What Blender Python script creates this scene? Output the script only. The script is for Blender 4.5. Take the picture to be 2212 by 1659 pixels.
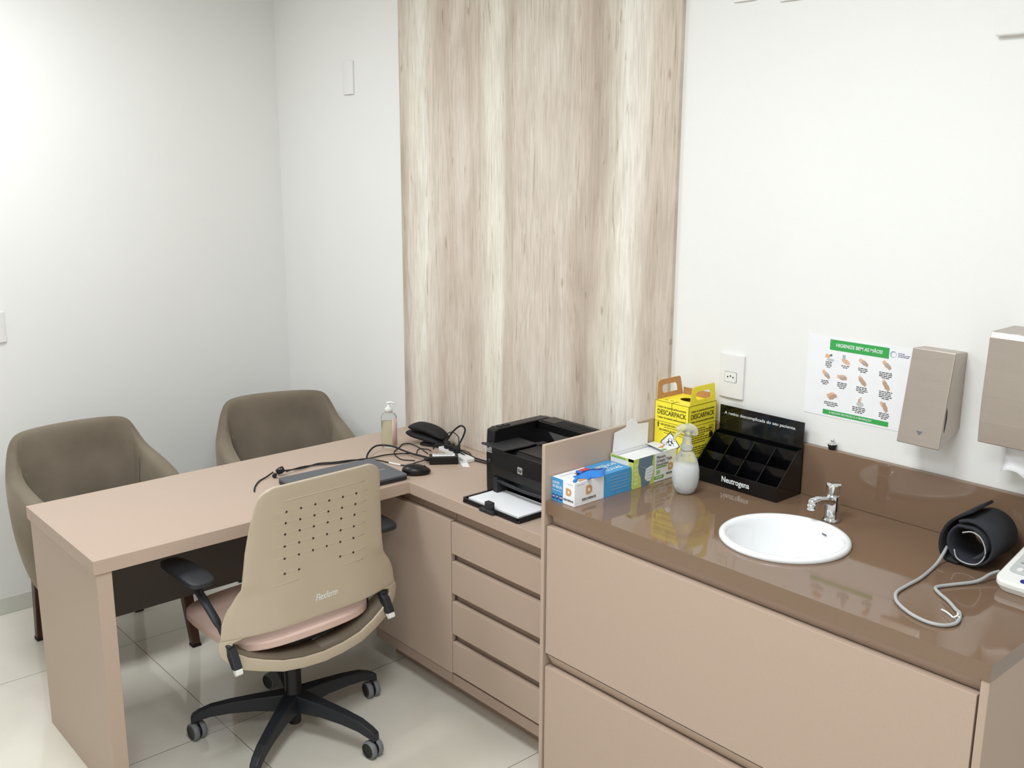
import bpy, bmesh, math, random
from mathutils import Vector, Matrix, noise
random.seed(7)
PI = math.pi
for o in list(bpy.data.objects):
    bpy.data.objects.remove(o, do_unlink=True)
SC = bpy.context.scene
COL = SC.collection

# ------------------------------------------------------------------ camera
cam_d = bpy.data.cameras.new('camera'); cam = bpy.data.objects.new('camera', cam_d); COL.objects.link(cam)
Rv = Vector((0.66386, 0.747842, 0.004755)); Uv = Vector((-0.168788, 0.143633, 0.975131)); Fv = Vector((-0.72856, 0.648153, -0.221579))
mw = Matrix((Rv, Uv, -Fv)).transposed().to_4x4(); mw.translation = Vector((4.17938, -2.30392, 1.82179))
cam.matrix_world = mw
cam_d.sensor_width = 36; cam_d.sensor_fit = 'HORIZONTAL'; cam_d.lens = 2161.75 / 2212 * 36; cam_d.clip_start = 0.05
SC.camera = cam

# ------------------------------------------------------------------ view, world, lights
SC.view_settings.view_transform = 'Standard'; SC.view_settings.look = 'None'; SC.view_settings.gamma = 1
SC.view_settings.use_curve_mapping = False
SC.view_settings.exposure = 0.0
W = bpy.data.worlds.new('world'); SC.world = W; W.use_nodes = True
W.node_tree.nodes['Background'].inputs[0].default_value = (0.9, 0.93, 1, 1)
W.node_tree.nodes['Background'].inputs[1].default_value = 0.3
def area(name, loc, sx, sy, power, color=(1, 1, 1)):
    l = bpy.data.lights.new(name, 'AREA'); l.shape = 'RECTANGLE'; l.size = sx; l.size_y = sy; l.energy = power; l.color = color
    o = bpy.data.objects.new(name, l); o.location = loc; COL.objects.link(o); return o
LAMPS = [((0.95, -1.55), 21.5), ((2.95, -1.4), 23.5), ((3.75, -2.55), 18.5)]
for (lx, ly), pw in LAMPS:
    area('panel_light', (lx, ly, 2.66), .55, .55, pw, (.925, .985, 1.035))

# ------------------------------------------------------------------ materials
def lin(c):
    return tuple(((v / 255) / 12.92 if v / 255 <= .04045 else ((v / 255 + .055) / 1.055) ** 2.4) for v in c)
def new_mat(name):
    m = bpy.data.materials.new(name); m.use_nodes = True
    nt = m.node_tree; b = nt.nodes['Principled BSDF']; return m, nt, b
def mat(name, rgb, rough=.5, metal=0, var=.03, scale=40, bump=0, bscale=200, spec=.5, coat=0, trans=0, emit=None, estr=0, ior=1.45, alpha=1, stretch=(1, 1, 1)):
    m, nt, b = new_mat(name); L = nt.links
    c = lin(rgb)
    tc = nt.nodes.new('ShaderNodeTexCoord'); mp = nt.nodes.new('ShaderNodeMapping'); mp.inputs['Scale'].default_value = stretch
    L.new(tc.outputs['Object'], mp.inputs[0])
    if var > 0:
        n = nt.nodes.new('ShaderNodeTexNoise'); n.inputs['Scale'].default_value = scale; n.inputs['Detail'].default_value = 4
        L.new(mp.outputs[0], n.inputs['Vector'])
        r = nt.nodes.new('ShaderNodeValToRGB'); r.color_ramp.elements[0].position = .3; r.color_ramp.elements[1].position = .7
        r.color_ramp.elements[0].color = tuple(x * (1 - var) for x in c) + (1,); r.color_ramp.elements[1].color = tuple(min(1, x * (1 + var)) for x in c) + (1,)
        L.new(n.outputs[0], r.inputs[0]); L.new(r.outputs[0], b.inputs['Base Color'])
    else:
        b.inputs['Base Color'].default_value = c + (1,)
    b.inputs['Roughness'].default_value = rough; b.inputs['Metallic'].default_value = metal
    b.inputs['Specular IOR Level'].default_value = spec; b.inputs['Coat Weight'].default_value = coat; b.inputs['Coat Roughness'].default_value = .08
    b.inputs['Transmission Weight'].default_value = trans; b.inputs['IOR'].default_value = ior; b.inputs['Alpha'].default_value = alpha
    if emit: b.inputs['Emission Color'].default_value = lin(emit) + (1,); b.inputs['Emission Strength'].default_value = estr
    if bump > 0:
        n2 = nt.nodes.new('ShaderNodeTexNoise'); n2.inputs['Scale'].default_value = bscale; n2.inputs['Detail'].default_value = 3
        bp = nt.nodes.new('ShaderNodeBump'); bp.inputs['Strength'].default_value = bump; bp.inputs['Distance'].default_value = .002
        L.new(mp.outputs[0], n2.inputs['Vector']); L.new(n2.outputs[0], bp.inputs['Height']); L.new(bp.outputs[0], b.inputs['Normal'])
    return m
M = {}
M['wall'] = mat('white_wall_paint', (240, 239, 236), .75, var=.008, scale=3, bump=.12, bscale=260, spec=.25)
M['ceil'] = mat('ceiling_paint', (240, 240, 238), .9, var=.01, scale=3)
M['base'] = mat('porcelain_baseboard', (214, 213, 203), .25, var=.03, scale=6)
M['lam'] = mat('beige_laminate', (190, 168, 151), .42, var=.025, scale=300, bump=.06, bscale=900, spec=.4)
M['lamd'] = mat('dark_laminate', (104, 95, 92), .55, var=.03, scale=300)  # modesty panel laminate, the shade under the desk is put into its colour
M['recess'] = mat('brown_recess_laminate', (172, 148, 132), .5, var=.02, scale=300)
M['quartz'] = mat('brown_quartz', (128, 103, 83), .055, var=.04, scale=900, spec=.85)
M['ceramic'] = mat('white_ceramic', (246, 247, 248), .06, var=0, coat=.4)
M['chrome'] = mat('chrome', (225, 226, 228), .06, 1, var=0)
M['steel'] = mat('brushed_steel', (190, 179, 170), .36, .9, var=.02, scale=6, bump=.15, bscale=90, stretch=(1, 1, 14))
M['black'] = mat('black_plastic', (14, 14, 15), .35, var=.05, scale=60, bump=.05, bscale=700)
M['blackm'] = mat('matte_black_plastic', (44, 45, 48), .5, var=.05, scale=60, bump=.1, bscale=500)
M['gun'] = mat('charcoal_plastic', (38, 40, 45), .5, var=.05, scale=60)
M['acryl'] = mat('glossy_black_acrylic', (12, 12, 14), .09, var=0, coat=.3)
M['rub'] = mat('black_rubber', (28, 28, 30), .7, var=.06, scale=90)
M['greyrub'] = mat('grey_rubber', (124, 126, 131), .55, var=.05)
M['tan'] = mat('tan_plastic', (194, 179, 157), .45, var=.015, scale=20, bump=.08, bscale=700)
M['rim'] = mat('dark_taupe_plastic', (112, 101, 86), .5, var=.02)
M['pink'] = mat('dusty_pink_upholstery', (226, 196, 183), .9, var=.06, scale=400, bump=.5, bscale=900, spec=.15)
M['white'] = mat('white_plastic', (238, 238, 234), .35, var=0)
M['whiteg'] = mat('offwhite_plate_plastic', (238, 236, 234), .3, var=.01)
M['paper'] = mat('white_paper', (244, 244, 246), .8, var=.01)
M['wood'] = mat('dark_brown_wood', (74, 42, 30), .35, var=.25, scale=18, stretch=(1, 1, .12))
M['graym'] = mat('dark_grey_laptop_metal', (98, 101, 107), .4, .4, var=.02, scale=200)
M['silver'] = mat('silver_print', (206, 208, 210), .3, .5, var=0)
M['blue'] = mat('blue_print', (74, 158, 214), .45, var=.06, scale=60)
M['dblue'] = mat('navy_print', (40, 44, 130), .5, var=0)
M['nitrile'] = mat('blue_nitrile', (48, 130, 214), .5, var=.08, scale=30)
M['red'] = mat('red_print', (214, 84, 84), .5, var=0)
M['orange'] = mat('orange_print', (212, 158, 104), .5, var=0)
M['lime'] = mat('lime_print', (206, 220, 112), .5, var=.04, scale=200)
M['lime2'] = mat('pale_lime_print', (222, 230, 170), .5, var=0)
M['green'] = mat('green_print', (60, 168, 82), .5, var=.01)
M['lgreen'] = mat('leaf_green_print', (112, 178, 74), .5, var=0)
M['slate'] = mat('slate_blue_print', (112, 130, 148), .5, var=.05, scale=50)
M['slate2'] = mat('pale_slate_print', (160, 176, 190), .5, var=.03, scale=50)
M['yellow'] = mat('yellow_card', (255, 236, 62), .5, var=.02, scale=60)
M['card'] = mat('brown_cardboard', (190, 140, 92), .85, var=.06, scale=200)
M['ink'] = mat('black_ink', (34, 32, 30), .6, var=0)
M['olive'] = mat('dark_olive_ink', (92, 82, 22), .6, var=0)
M['gink'] = mat('grey_ink', (112, 112, 118), .6, var=0)
M['skin'] = mat('printed_skin_tone', (226, 184, 152), .6, var=.08, scale=300)
M['skin2'] = mat('printed_shaded_skin', (190, 160, 136), .6, var=.08, scale=300)
M['wprint'] = mat('white_print', (240, 244, 244), .5, var=0)
M['pblue'] = mat('pale_blue_print', (168, 190, 212), .5, var=0)
M['navyfab'] = mat('charcoal_nylon', (44, 45, 52), .8, var=.08, scale=300, bump=.3, bscale=900)
M['hose'] = mat('grey_hose', (178, 180, 180), .4, var=.01)
M['lcd'] = mat('grey_lcd', (142, 150, 142), .2, var=0)
M['lgrey'] = mat('light_grey_face', (196, 200, 198), .35, var=.01)
M['frost'] = mat('frosted_translucent_plastic', (246, 248, 248), .25, var=0, trans=.72, ior=1.15)
M['liquid'] = mat('milky_liquid', (250, 252, 251), .3, var=0, trans=.15, ior=1.2)
M['clear'] = mat('clear_plastic', (250, 252, 248), .05, var=0, trans=1, ior=1.08)
M['gel'] = mat('pale_yellow_gel', (250, 249, 226), .1, var=0, trans=.75, ior=1.1)
M['pinklab'] = mat('pale_pink_label', (222, 190, 184), .5, var=.03, scale=300)
M['led'] = mat('lit_diffuser', (255, 255, 255), .5, var=0, emit=(255, 252, 246), estr=3.0)
def velvet():
    m, nt, b = new_mat('olive_grey_velvet'); L = nt.links
    tc = nt.nodes.new('ShaderNodeTexCoord'); n = nt.nodes.new('ShaderNodeTexNoise'); n.inputs['Scale'].default_value = 5; n.inputs['Detail'].default_value = 5
    n2 = nt.nodes.new('ShaderNodeTexNoise'); n2.inputs['Scale'].default_value = 500
    L.new(tc.outputs['Object'], n.inputs['Vector']); L.new(tc.outputs['Object'], n2.inputs['Vector'])
    r = nt.nodes.new('ShaderNodeValToRGB'); r.color_ramp.elements[0].position = .35; r.color_ramp.elements[1].position = .7
    r.color_ramp.elements[0].color = lin((116, 106, 92)) + (1,); r.color_ramp.elements[1].color = lin((136, 125, 110)) + (1,)
    L.new(n.outputs[0], r.inputs[0]); L.new(r.outputs[0], b.inputs['Base Color'])
    bp = nt.nodes.new('ShaderNodeBump'); bp.inputs['Strength'].default_value = .35; bp.inputs['Distance'].default_value = .001
    L.new(n2.outputs[0], bp.inputs['Height']); L.new(bp.outputs[0], b.inputs['Normal'])
    b.inputs['Roughness'].default_value = .95; b.inputs['Specular IOR Level'].default_value = .1
    b.inputs['Sheen Weight'].default_value = .45; b.inputs['Sheen Roughness'].default_value = .4; b.inputs['Sheen Tint'].default_value = lin((214, 200, 178)) + (1,)
    return m
M['velvet'] = velvet()
def woodpanel():
    m, nt, b = new_mat('pale_rustic_wood_laminate'); L = nt.links; N = nt.nodes.new
    tc = N('ShaderNodeTexCoord'); sx = N('ShaderNodeSeparateXYZ'); L.new(tc.outputs['Object'], sx.inputs[0])
    def nz(sc, scale, det=4, dist=0.0, off=0):
        mp = N('ShaderNodeMapping'); mp.inputs['Scale'].default_value = sc; mp.inputs['Location'].default_value = (off, off, off); L.new(tc.outputs['Object'], mp.inputs[0])
        n = N('ShaderNodeTexNoise'); n.inputs['Scale'].default_value = scale; n.inputs['Detail'].default_value = det; n.inputs['Distortion'].default_value = dist
        L.new(mp.outputs[0], n.inputs['Vector']); return n.outputs[0]
    def math_(op, a, bb, clamp=False):
        k = N('ShaderNodeMath'); k.operation = op; k.use_clamp = clamp
        for i, v in enumerate((a, bb)):
            if isinstance(v, (int, float)): k.inputs[i].default_value = v
            else: L.new(v, k.inputs[i])
        return k.outputs[0]
    # warp x slightly with slow noise along the height
    w = nz((2.2, 1, .45), 1.6, 3, 0, 3.1); w = math_('SUBTRACT', w, .5); w = math_('MULTIPLY', w, .17)
    w2 = nz((18, 1, 1.2), 1.0, 3, .4, 7.7); w2 = math_('SUBTRACT', w2, .5); w2 = math_('MULTIPLY', w2, .10)
    x = math_('ADD', sx.outputs[0], w); x = math_('ADD', x, w2)
    x = math_('SUBTRACT', x, .957); x = math_('DIVIDE', x, 1.35, True)
    r = N('ShaderNodeValToRGB'); cr = r.color_ramp; cr.interpolation = 'EASE'
    pale = (246, 241, 229); mid = (230, 217, 203); tan = (219, 203, 187); dark = (202, 184, 167)
    st = [(0, dark), (.04, mid), (.075, (240, 233, 219)), (.11, pale), (.15, (234, 222, 208)), (.20, tan), (.27, mid), (.32, tan), (.37, mid), (.405, (244, 238, 222)), (.445, pale), (.475, tan), (.55, (231, 219, 205)), (.60, mid),
          (.66, (231, 219, 205)), (.71, tan), (.75, dark), (.79, (229, 217, 201)), (.845, (246, 242, 231)), (.90, (236, 226, 214)), (.93, tan), (1, (212, 196, 180))]
    while len(cr.elements) < len(st): cr.elements.new(.5)
    for e, (p, c) in zip(cr.elements, st): e.position = p; e.color = lin(c) + (1,)
    L.new(x, r.inputs[0])
    def mix(fac, a, c, mode='MULTIPLY'):
        k = N('ShaderNodeMix'); k.data_type = 'RGBA'; k.blend_type = mode
        L.new(fac, k.inputs[0]) if not isinstance(fac, float) else setattr(k.inputs[0], 'default_value', fac)
        L.new(a, k.inputs[6])
        if isinstance(c, tuple): k.inputs[7].default_value = c
        else: L.new(c, k.inputs[7])
        return k.outputs[2]
    def ramp(v, p0, p1, c0, c1):
        k = N('ShaderNodeValToRGB'); k.color_ramp.elements[0].position = p0; k.color_ramp.elements[1].position = p1
        k.color_ramp.elements[0].color = c0; k.color_ramp.elements[1].color = c1; L.new(v, k.inputs[0]); return k.outputs[0]
    fine = ramp(nz((120, 1, 5.5), 1.4, 8, 1.2), .36, .60, (.90, .89, .875, 1), (1.03, 1.03, 1.03, 1)); fin2 = ramp(nz((38, 1, 2.6), 1.2, 8, 2.2, 4.4), .38, .56, (.91, .895, .875, 1), (1.03, 1.03, 1.03, 1))
    med = ramp(nz((9, 1, 1.9), 1.0, 7, 1.6, 2.2), .35, .60, (.88, .865, .845, 1), (1.02, 1.02, 1.02, 1))
    crack = ramp(nz((75, 1, 4.2), 1.0, 3, 1.8, 5.5), .315, .36, (.66, .60, .55, 1), (1, 1, 1, 1))
    blotch = ramp(nz((4, 1, 1.9), 1.2, 4, .8, 9.5), .3, .6, (.92, .90, .885, 1), (1.01, 1.01, 1.01, 1))
    hs = N('ShaderNodeHueSaturation'); hs.inputs['Saturation'].default_value = .86; hs.inputs['Value'].default_value = .985; L.new(r.outputs[0], hs.inputs['Color']); c = mix(1.0, hs.outputs[0], fine); c = mix(.8, c, fin2); c = mix(.8, c, med); c = mix(.8, c, crack); c = mix(1.0, c, blotch)
    # a few knots
    for kx, kz in ((1.85, 1.42), (2.03, 1.35), (2.27, 2.05), (.975, 2.14)):
        v = N('ShaderNodeVectorMath'); v.operation = 'SUBTRACT'; L.new(tc.outputs['Object'], v.inputs[0]); v.inputs[1].default_value = (kx, -.015, kz)
        v2 = N('ShaderNodeVectorMath'); v2.operation = 'MULTIPLY'; L.new(v.outputs[0], v2.inputs[0]); v2.inputs[1].default_value = (1, 0, .38)
        l = N('ShaderNodeVectorMath'); l.operation = 'LENGTH'; L.new(v2.outputs[0], l.inputs[0])
        c = mix(1.0, c, ramp(l.outputs['Value'], .002, .008, (.66, .59, .53, 1), (1, 1, 1, 1)))
    L.new(c, b.inputs['Base Color'])
    b.inputs['Roughness'].default_value = .6; b.inputs['Specular IOR Level'].default_value = .3
    return m
M['panel'] = woodpanel()
def tiles():
    m, nt, b = new_mat('polished_porcelain_floor_tiles'); L = nt.links; N = nt.nodes.new
    tc = N('ShaderNodeTexCoord'); sx = N('ShaderNodeSeparateXYZ'); L.new(tc.outputs['Object'], sx.inputs[0])
    T = .773
    outs = []
    for i, off in ((0, .5956), (1, -1.0427)):
        a = N('ShaderNodeMath'); a.operation = 'SUBTRACT'; L.new(sx.outputs[i], a.inputs[0]); a.inputs[1].default_value = off
        p = N('ShaderNodeMath'); p.operation = 'PINGPONG'; L.new(a.outputs[0], p.inputs[0]); p.inputs[1].default_value = T / 2
        outs.append((a, p))
    # pingpong with scale T/2 is zero on every multiple of T
    mn = N('ShaderNodeMath'); mn.operation = 'MINIMUM'; L.new(outs[0][1].outputs[0], mn.inputs[0]); L.new(outs[1][1].outputs[0], mn.inputs[1])
    lt = N('ShaderNodeMath'); lt.operation = 'LESS_THAN'; L.new(mn.outputs[0], lt.inputs[0]); lt.inputs[1].default_value = .0013
    n = N('ShaderNodeTexNoise'); n.inputs['Scale'].default_value = 1.6; n.inputs['Detail'].default_value = 6; n.inputs['Distortion'].default_value = 1.2
    L.new(tc.outputs['Object'], n.inputs['Vector'])
    r = N('ShaderNodeValToRGB'); r.color_ramp.elements[0].position = .35; r.color_ramp.elements[1].position = .65
    r.color_ramp.elements[0].color = lin((226, 220, 205)) + (1,); r.color_ramp.elements[1].color = lin((236, 231, 218)) + (1,)
    L.new(n.outputs[0], r.inputs[0])
    k = N('ShaderNodeMix'); k.data_type = 'RGBA'; L.new(lt.outputs[0], k.inputs[0]); L.new(r.outputs[0], k.inputs[6]); k.inputs[7].default_value = lin((128, 120, 104)) + (1,)
    L.new(k.outputs[2], b.inputs['Base Color'])
    b.inputs['Roughness'].default_value = .06; b.inputs['Specular IOR Level'].default_value = .8
    return m
M['tile'] = tiles()

# ------------------------------------------------------------------ helpers
class MB:
    def __init__(s): s.bm = bmesh.new()
    def quad(s, pts, mi=0):
        f = s.bm.faces.new([s.bm.verts.new(p) for p in pts]); f.material_index = mi; return f
    def box(s, x0, x1, y0, y1, z0, z1, mi=0, mtx=None):
        v = [Vector((x, y, z)) for x in (x0, x1) for y in (y0, y1) for z in (z0, z1)]
        if mtx: v = [mtx @ p for p in v]
        v = [s.bm.verts.new(p) for p in v]
        for q in ((0, 1, 3, 2), (4, 6, 7, 5), (0, 4, 5, 1), (2, 3, 7, 6), (0, 2, 6, 4), (1, 5, 7, 3)):
            f = s.bm.faces.new([v[i] for i in q]); f.material_index = mi
        return v
    def prism(s, poly, d0, d1, axis='z', mi=0, holes=(), frame=None):
        """poly (a, b) extruded along the third axis from d0 to d1; holes cut through"""
        def P(a, b, d):
            if frame: o, X, Y, Nn = frame; return o + X * a + Y * b + Nn * d
            return {'z': Vector((a, b, d)), 'y': Vector((a, d, b)), 'x': Vector((d, a, b))}[axis]
        t = bmesh.new(); edges = []; loops = []
        for lp in [poly] + list(holes):
            vs = [t.verts.new(P(a, b, d0)) for a, b in lp]; loops.append(vs)
            for i in range(len(vs)): edges.append(t.edges.new((vs[i], vs[(i + 1) % len(vs)])))
        if holes: bmesh.ops.triangle_fill(t, edges=edges, use_beauty=True)
        else: t.faces.new(loops[0])
        r = bmesh.ops.extrude_face_region(t, geom=list(t.faces), use_keep_orig=True)
        dv = P(0, 0, d1) - P(0, 0, d0)
        for g in r['geom']:
            if isinstance(g, bmesh.types.BMVert): g.co += dv
        for f in t.faces: f.material_index = mi
        s.add(t)
    def add(s, t, mtx=None):
        me = bpy.data.meshes.new('tmp'); bmesh.ops.recalc_face_normals(t, faces=t.faces)
        if mtx: bmesh.ops.transform(t, matrix=mtx, verts=t.verts)
        t.to_mesh(me); t.free(); s.bm.from_mesh(me); bpy.data.meshes.remove(me)
    def lathe(s, prof, seg=32, c=(0, 0, 0), mi=0, mtx=None, sx=1, sy=1, cap=True):
        t = bmesh.new(); rings = []
        for r, z in prof:
            if r < 1e-6: rings.append([t.verts.new((0, 0, z))])
            else: rings.append([t.verts.new((math.cos(2 * PI * i / seg) * r * sx, math.sin(2 * PI * i / seg) * r * sy, z)) for i in range(seg)])
        for a, b in zip(rings, rings[1:]):
            for i in range(seg):
                j = (i + 1) % seg
                if len(a) == 1 and len(b) == 1: continue
                if len(a) == 1: f = t.faces.new((a[0], b[i], b[j]))
                elif len(b) == 1: f = t.faces.new((a[i], a[j], b[0]))
                else: f = t.faces.new((a[i], a[j], b[j], b[i]))
        if cap:
            for rg in (rings[0], rings[-1]):
                if len(rg) > 2: t.faces.new(rg)
        for f in t.faces: f.material_index = mi; f.smooth = True
        m = Matrix.Translation(Vector(c))
        if mtx: m = m @ mtx
        s.add(t, m)
    def cyl(s, a, b, r, seg=20, mi=0, r2=None):
        a = Vector(a); b = Vector(b); d = b - a
        q = d.to_track_quat('Z', 'Y').to_matrix().to_4x4()
        s.lathe([(r, 0), (r if r2 is None else r2, d.length)], seg, a, mi, q)
    def sphere(s, c, r, mi=0, sc=(1, 1, 1), mtx=None, seg=20):
        t = bmesh.new(); bmesh.ops.create_uvsphere(t, u_segments=seg, v_segments=seg // 2, radius=r)
        for f in t.faces: f.material_index = mi; f.smooth = True
        m = Matrix.Translation(Vector(c)) @ (mtx or Matrix.Identity(4)) @ Matrix.Diagonal(Vector(sc + (1,)))
        s.add(t, m)
    def tube(s, pts, r, seg=8, mi=0, sub=6, closed=False, flat=None):
        P = smooth_path([Vector(p) for p in pts], sub) if sub > 1 else [Vector(p) for p in pts]
        t = bmesh.new(); rings = []; up = Vector((0, 0, 1))
        for i, p in enumerate(P):
            d = (P[min(i + 1, len(P) - 1)] - P[max(i - 1, 0)]).normalized()
            sd = d.cross(up)
            if sd.length < .1: sd = d.cross(Vector((1, 0, 0)))
            sd.normalize(); u = sd.cross(d).normalized()
            rr = r[min(int(i / max(1, len(P) - 1) * (len(r) - 1) + .5), len(r) - 1)] if isinstance(r, (list, tuple)) else r
            rv = rr * (flat or 1)
            rings.append([t.verts.new(p + sd * math.cos(2 * PI * k / seg) * rr + u * math.sin(2 * PI * k / seg) * rv) for k in range(seg)])
        for a, b in zip(rings, rings[1:]):
            for k in range(seg): t.faces.new((a[k], a[(k + 1) % seg], b[(k + 1) % seg], b[k]))
        t.faces.new(rings[0]); t.faces.new(rings[-1])
        for f in t.faces: f.material_index = mi; f.smooth = True
        s.add(t)
    def rect(s, fr, a0, a1, b0, b1, mi=0, d=.0002, h=.0003):
        s.prism([(a0, b0), (a1, b0), (a1, b1), (a0, b1)], d, d + h, mi=mi, frame=fr)
    def poly(s, fr, pts, mi=0, d=.0002, h=.0003): s.prism(pts, d, d + h, mi=mi, frame=fr)
    def build(s, name, mats, parent=None, smooth=False, bevel=0, bseg=2, sub=0, solid=0, label=None):
        bmesh.ops.recalc_face_normals(s.bm, faces=s.bm.faces)
        me = bpy.data.meshes.new(name); s.bm.to_mesh(me); s.bm.free()
        for m in (mats if isinstance(mats, (list, tuple)) else [mats]): me.materials.append(M[m] if isinstance(m, str) else m)
        o = bpy.data.objects.new(name, me); COL.objects.link(o)
        if parent is not None: o.parent = parent
        if smooth:
            for p in me.polygons: p.use_smooth = True
        if solid: k = o.modifiers.new('solid', 'SOLIDIFY'); k.thickness = solid; k.offset = 0
        if bevel:
            k = o.modifiers.new('bevel', 'BEVEL'); k.width = bevel; k.segments = bseg; k.limit_method = 'ANGLE'; k.angle_limit = math.radians(40); k.harden_normals = False
        if sub: k = o.modifiers.new('sub', 'SUBSURF'); k.levels = sub; k.render_levels = sub
        if label: o['label'] = label
        return o
def smooth_path(p, sub):
    out = []
    for i in range(len(p) - 1):
        a = p[max(i - 1, 0)]; b = p[i]; c = p[i + 1]; d = p[min(i + 2, len(p) - 1)]
        for k in range(sub):
            t = k / sub
            out.append(.5 * ((2 * b) + (c - a) * t + (2 * a - 5 * b + 4 * c - d) * t * t + (3 * b - a - 3 * c + d) * t ** 3))
    out.append(p[-1]); return out
def circle(cx, cy, r, n=48, ry=None): return [(cx + math.cos(2 * PI * i / n) * r, cy + math.sin(2 * PI * i / n) * (ry or r)) for i in range(n)]
def rrect(a0, a1, b0, b1, r, n=5):
    o = []
    for cx, cy, s in ((a1 - r, b0 + r, -90), (a1 - r, b1 - r, 0), (a0 + r, b1 - r, 90), (a0 + r, b0 + r, 180)):
        for i in range(n + 1):
            t = math.radians(s + 90 * i / n); o.append((cx + r * math.cos(t), cy + r * math.sin(t)))
    return o
def tag(o, label, cat, group=None, kind=None):
    o['label'] = label; o['category'] = cat
    if group: o['group'] = group
    if kind: o['kind'] = kind
    return o
def struct(o, label): o['kind'] = 'structure'; o['label'] = label; o['category'] = o.name.split('_')[0]; return o
def thing(name, loc, label, cat, rz=0, group=None):
    o = bpy.data.objects.new(name, None); o.empty_display_size = .05; COL.objects.link(o)
    o.location = loc; o.rotation_euler = (0, 0, rz); return tag(o, label, cat, group)
def text(s, fr, a, b, size, m, parent, name='lettering', align='CENTER', width=None, bold=False, ext=.0003, d=.0004, shear=0, label=None):
    """text lying on a frame (origin, X, Y, normal)"""
    cu = bpy.data.curves.new('t', 'FONT'); cu.body = s; cu.size = size; cu.align_x = align; cu.align_y = 'CENTER'; cu.extrude = ext; cu.shear = shear
    if bold: cu.offset = size * .014
    cu.resolution_u = 3
    t = bpy.data.objects.new('t', cu); COL.objects.link(t)
    dg = bpy.context.evaluated_depsgraph_get(); dg.update()
    me = bpy.data.meshes.new_from_object(t.evaluated_get(dg)); bpy.data.objects.remove(t, do_unlink=True)
    me.name = name; me.materials.clear(); me.materials.append(M[m])
    xs = [v.co.x for v in me.vertices]; k = (width / (max(xs) - min(xs))) if width else 1
    o0, X, Y, Nn = fr
    for v in me.vertices:
        p = o0 + X * (a + v.co.x * k) + Y * (b + v.co.y) + Nn * (d + v.co.z); v.co = p
    o = bpy.data.objects.new(name, me); COL.objects.link(o); o.parent = parent
    if label: o['label'] = label
    return o
def dashes(mb, fr, a0, a1, b, h, mi=0, seed=1, d=.0003, al='c'):
    """one line of unreadably small print: word-like dashes"""
    r = random.Random(seed); x = a0
    while x < a1 - h:
        w = r.uniform(2.0, 5.5) * h; w = min(w, a1 - x)
        mb.rect(fr, x, x + w, b - h / 2, b + h / 2, mi, d); x += w + h * .9
X3, Y3, Z3 = Vector((1, 0, 0)), Vector((0, 1, 0)), Vector((0, 0, 1))

# ------------------------------------------------------------------ room
b = MB(); b.box(-.1, 5.2, -3.8, .1, -.1, 0); struct(b.build('floor', 'tile'), 'polished cream porcelain tile floor')
b = MB(); b.box(-.1, 5.3, -3.9, .1, 2.7, 2.8); struct(b.build('ceiling', 'ceil'), 'white plastered ceiling')
b = MB(); b.box(-.1, 0, -3.9, .1, 0, 2.7); struct(b.build('wall_left', 'wall'), 'plain white wall behind the two armchairs')
b = MB(); b.box(0, 5.3, 0, .1, 0, 2.7); struct(b.build('wall_back', 'wall'), 'white wall behind desk and sink')
b = MB(); b.box(5.2, 5.3, -3.9, 0, 0, 2.7); struct(b.build('wall_right', 'wall'), 'white wall to the right of the camera')
b = MB(); b.box(0, 5.2, -3.9, -3.8, 0, 2.7); struct(b.build('wall_front', 'wall'), 'white wall behind the camera')
b = MB(); b.box(0, .012, -3.8, 0, 0, .0699); struct(b.build('baseboard_left', 'base', bevel=.002), 'low porcelain baseboard on left wall')
b = MB(); b.box(.012, .95, -.012, 0, 0, .0699); struct(b.build('baseboard_back', 'base', bevel=.002), 'low porcelain baseboard left of desk')

b = MB(); b.box(.957, 2.3068, -.0147, 0, .7505, 2.7)
tag(b.build('wall_panel', 'panel', bevel=.001), 'tall pale rustic wood-grain panel on back wall behind printer', 'wall panel')

# lamps (above the frame)
names = ['square lit ceiling panel above the desk', 'square lit ceiling panel in front of the sink', 'square lit ceiling panel above the camera']
for ((lx, ly), pw), nm in zip(LAMPS, names):
    t = thing('ceiling_light', (lx, ly, 2.7), nm, 'ceiling light', group='square ceiling lights')
    b = MB(); b.prism([(-.31, -.31), (.31, -.31), (.31, .31), (-.31, .31)], -.03, 0, holes=[[(-.285, -.285), (-.285, .285), (.285, .285), (.285, -.285)]]); b.build('frame', 'white', t)
    b = MB(); b.box(-.285, .285, -.285, .285, -.02, -.016); b.build('diffuser', 'led', t)

# ------------------------------------------------------------------ desk with worktop
xd0, xd1, Ld, Dd, xv = .9585, 1.5427, 1.4688, .4236, 2.3645
desk = thing('desk', (0, 0, 0), 'beige laminate L-shaped desk with thick top and slab end panel', 'desk')
b = MB(); b.prism([(xd0, -.0005), (xd0, -Ld), (xd1, -Ld), (xd1, -Dd), (xv, -Dd), (xv, -.0005)], .7092, .75); b.build('worktop', 'lam', desk, bevel=.0012)
b = MB(); b.box(xd0 + .007, xd1 - .007, -Ld + .007, -Ld + .05, 0, .7092); b.build('end_panel', 'lam', desk, bevel=.0012)
b = MB(); b.box(1.0, 1.018, -Ld + .05, -.02, .325, .7092); b.build('modesty_panel', 'lamd', desk, label='modesty panel with under-desk shade in its grey-brown colour')

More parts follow.
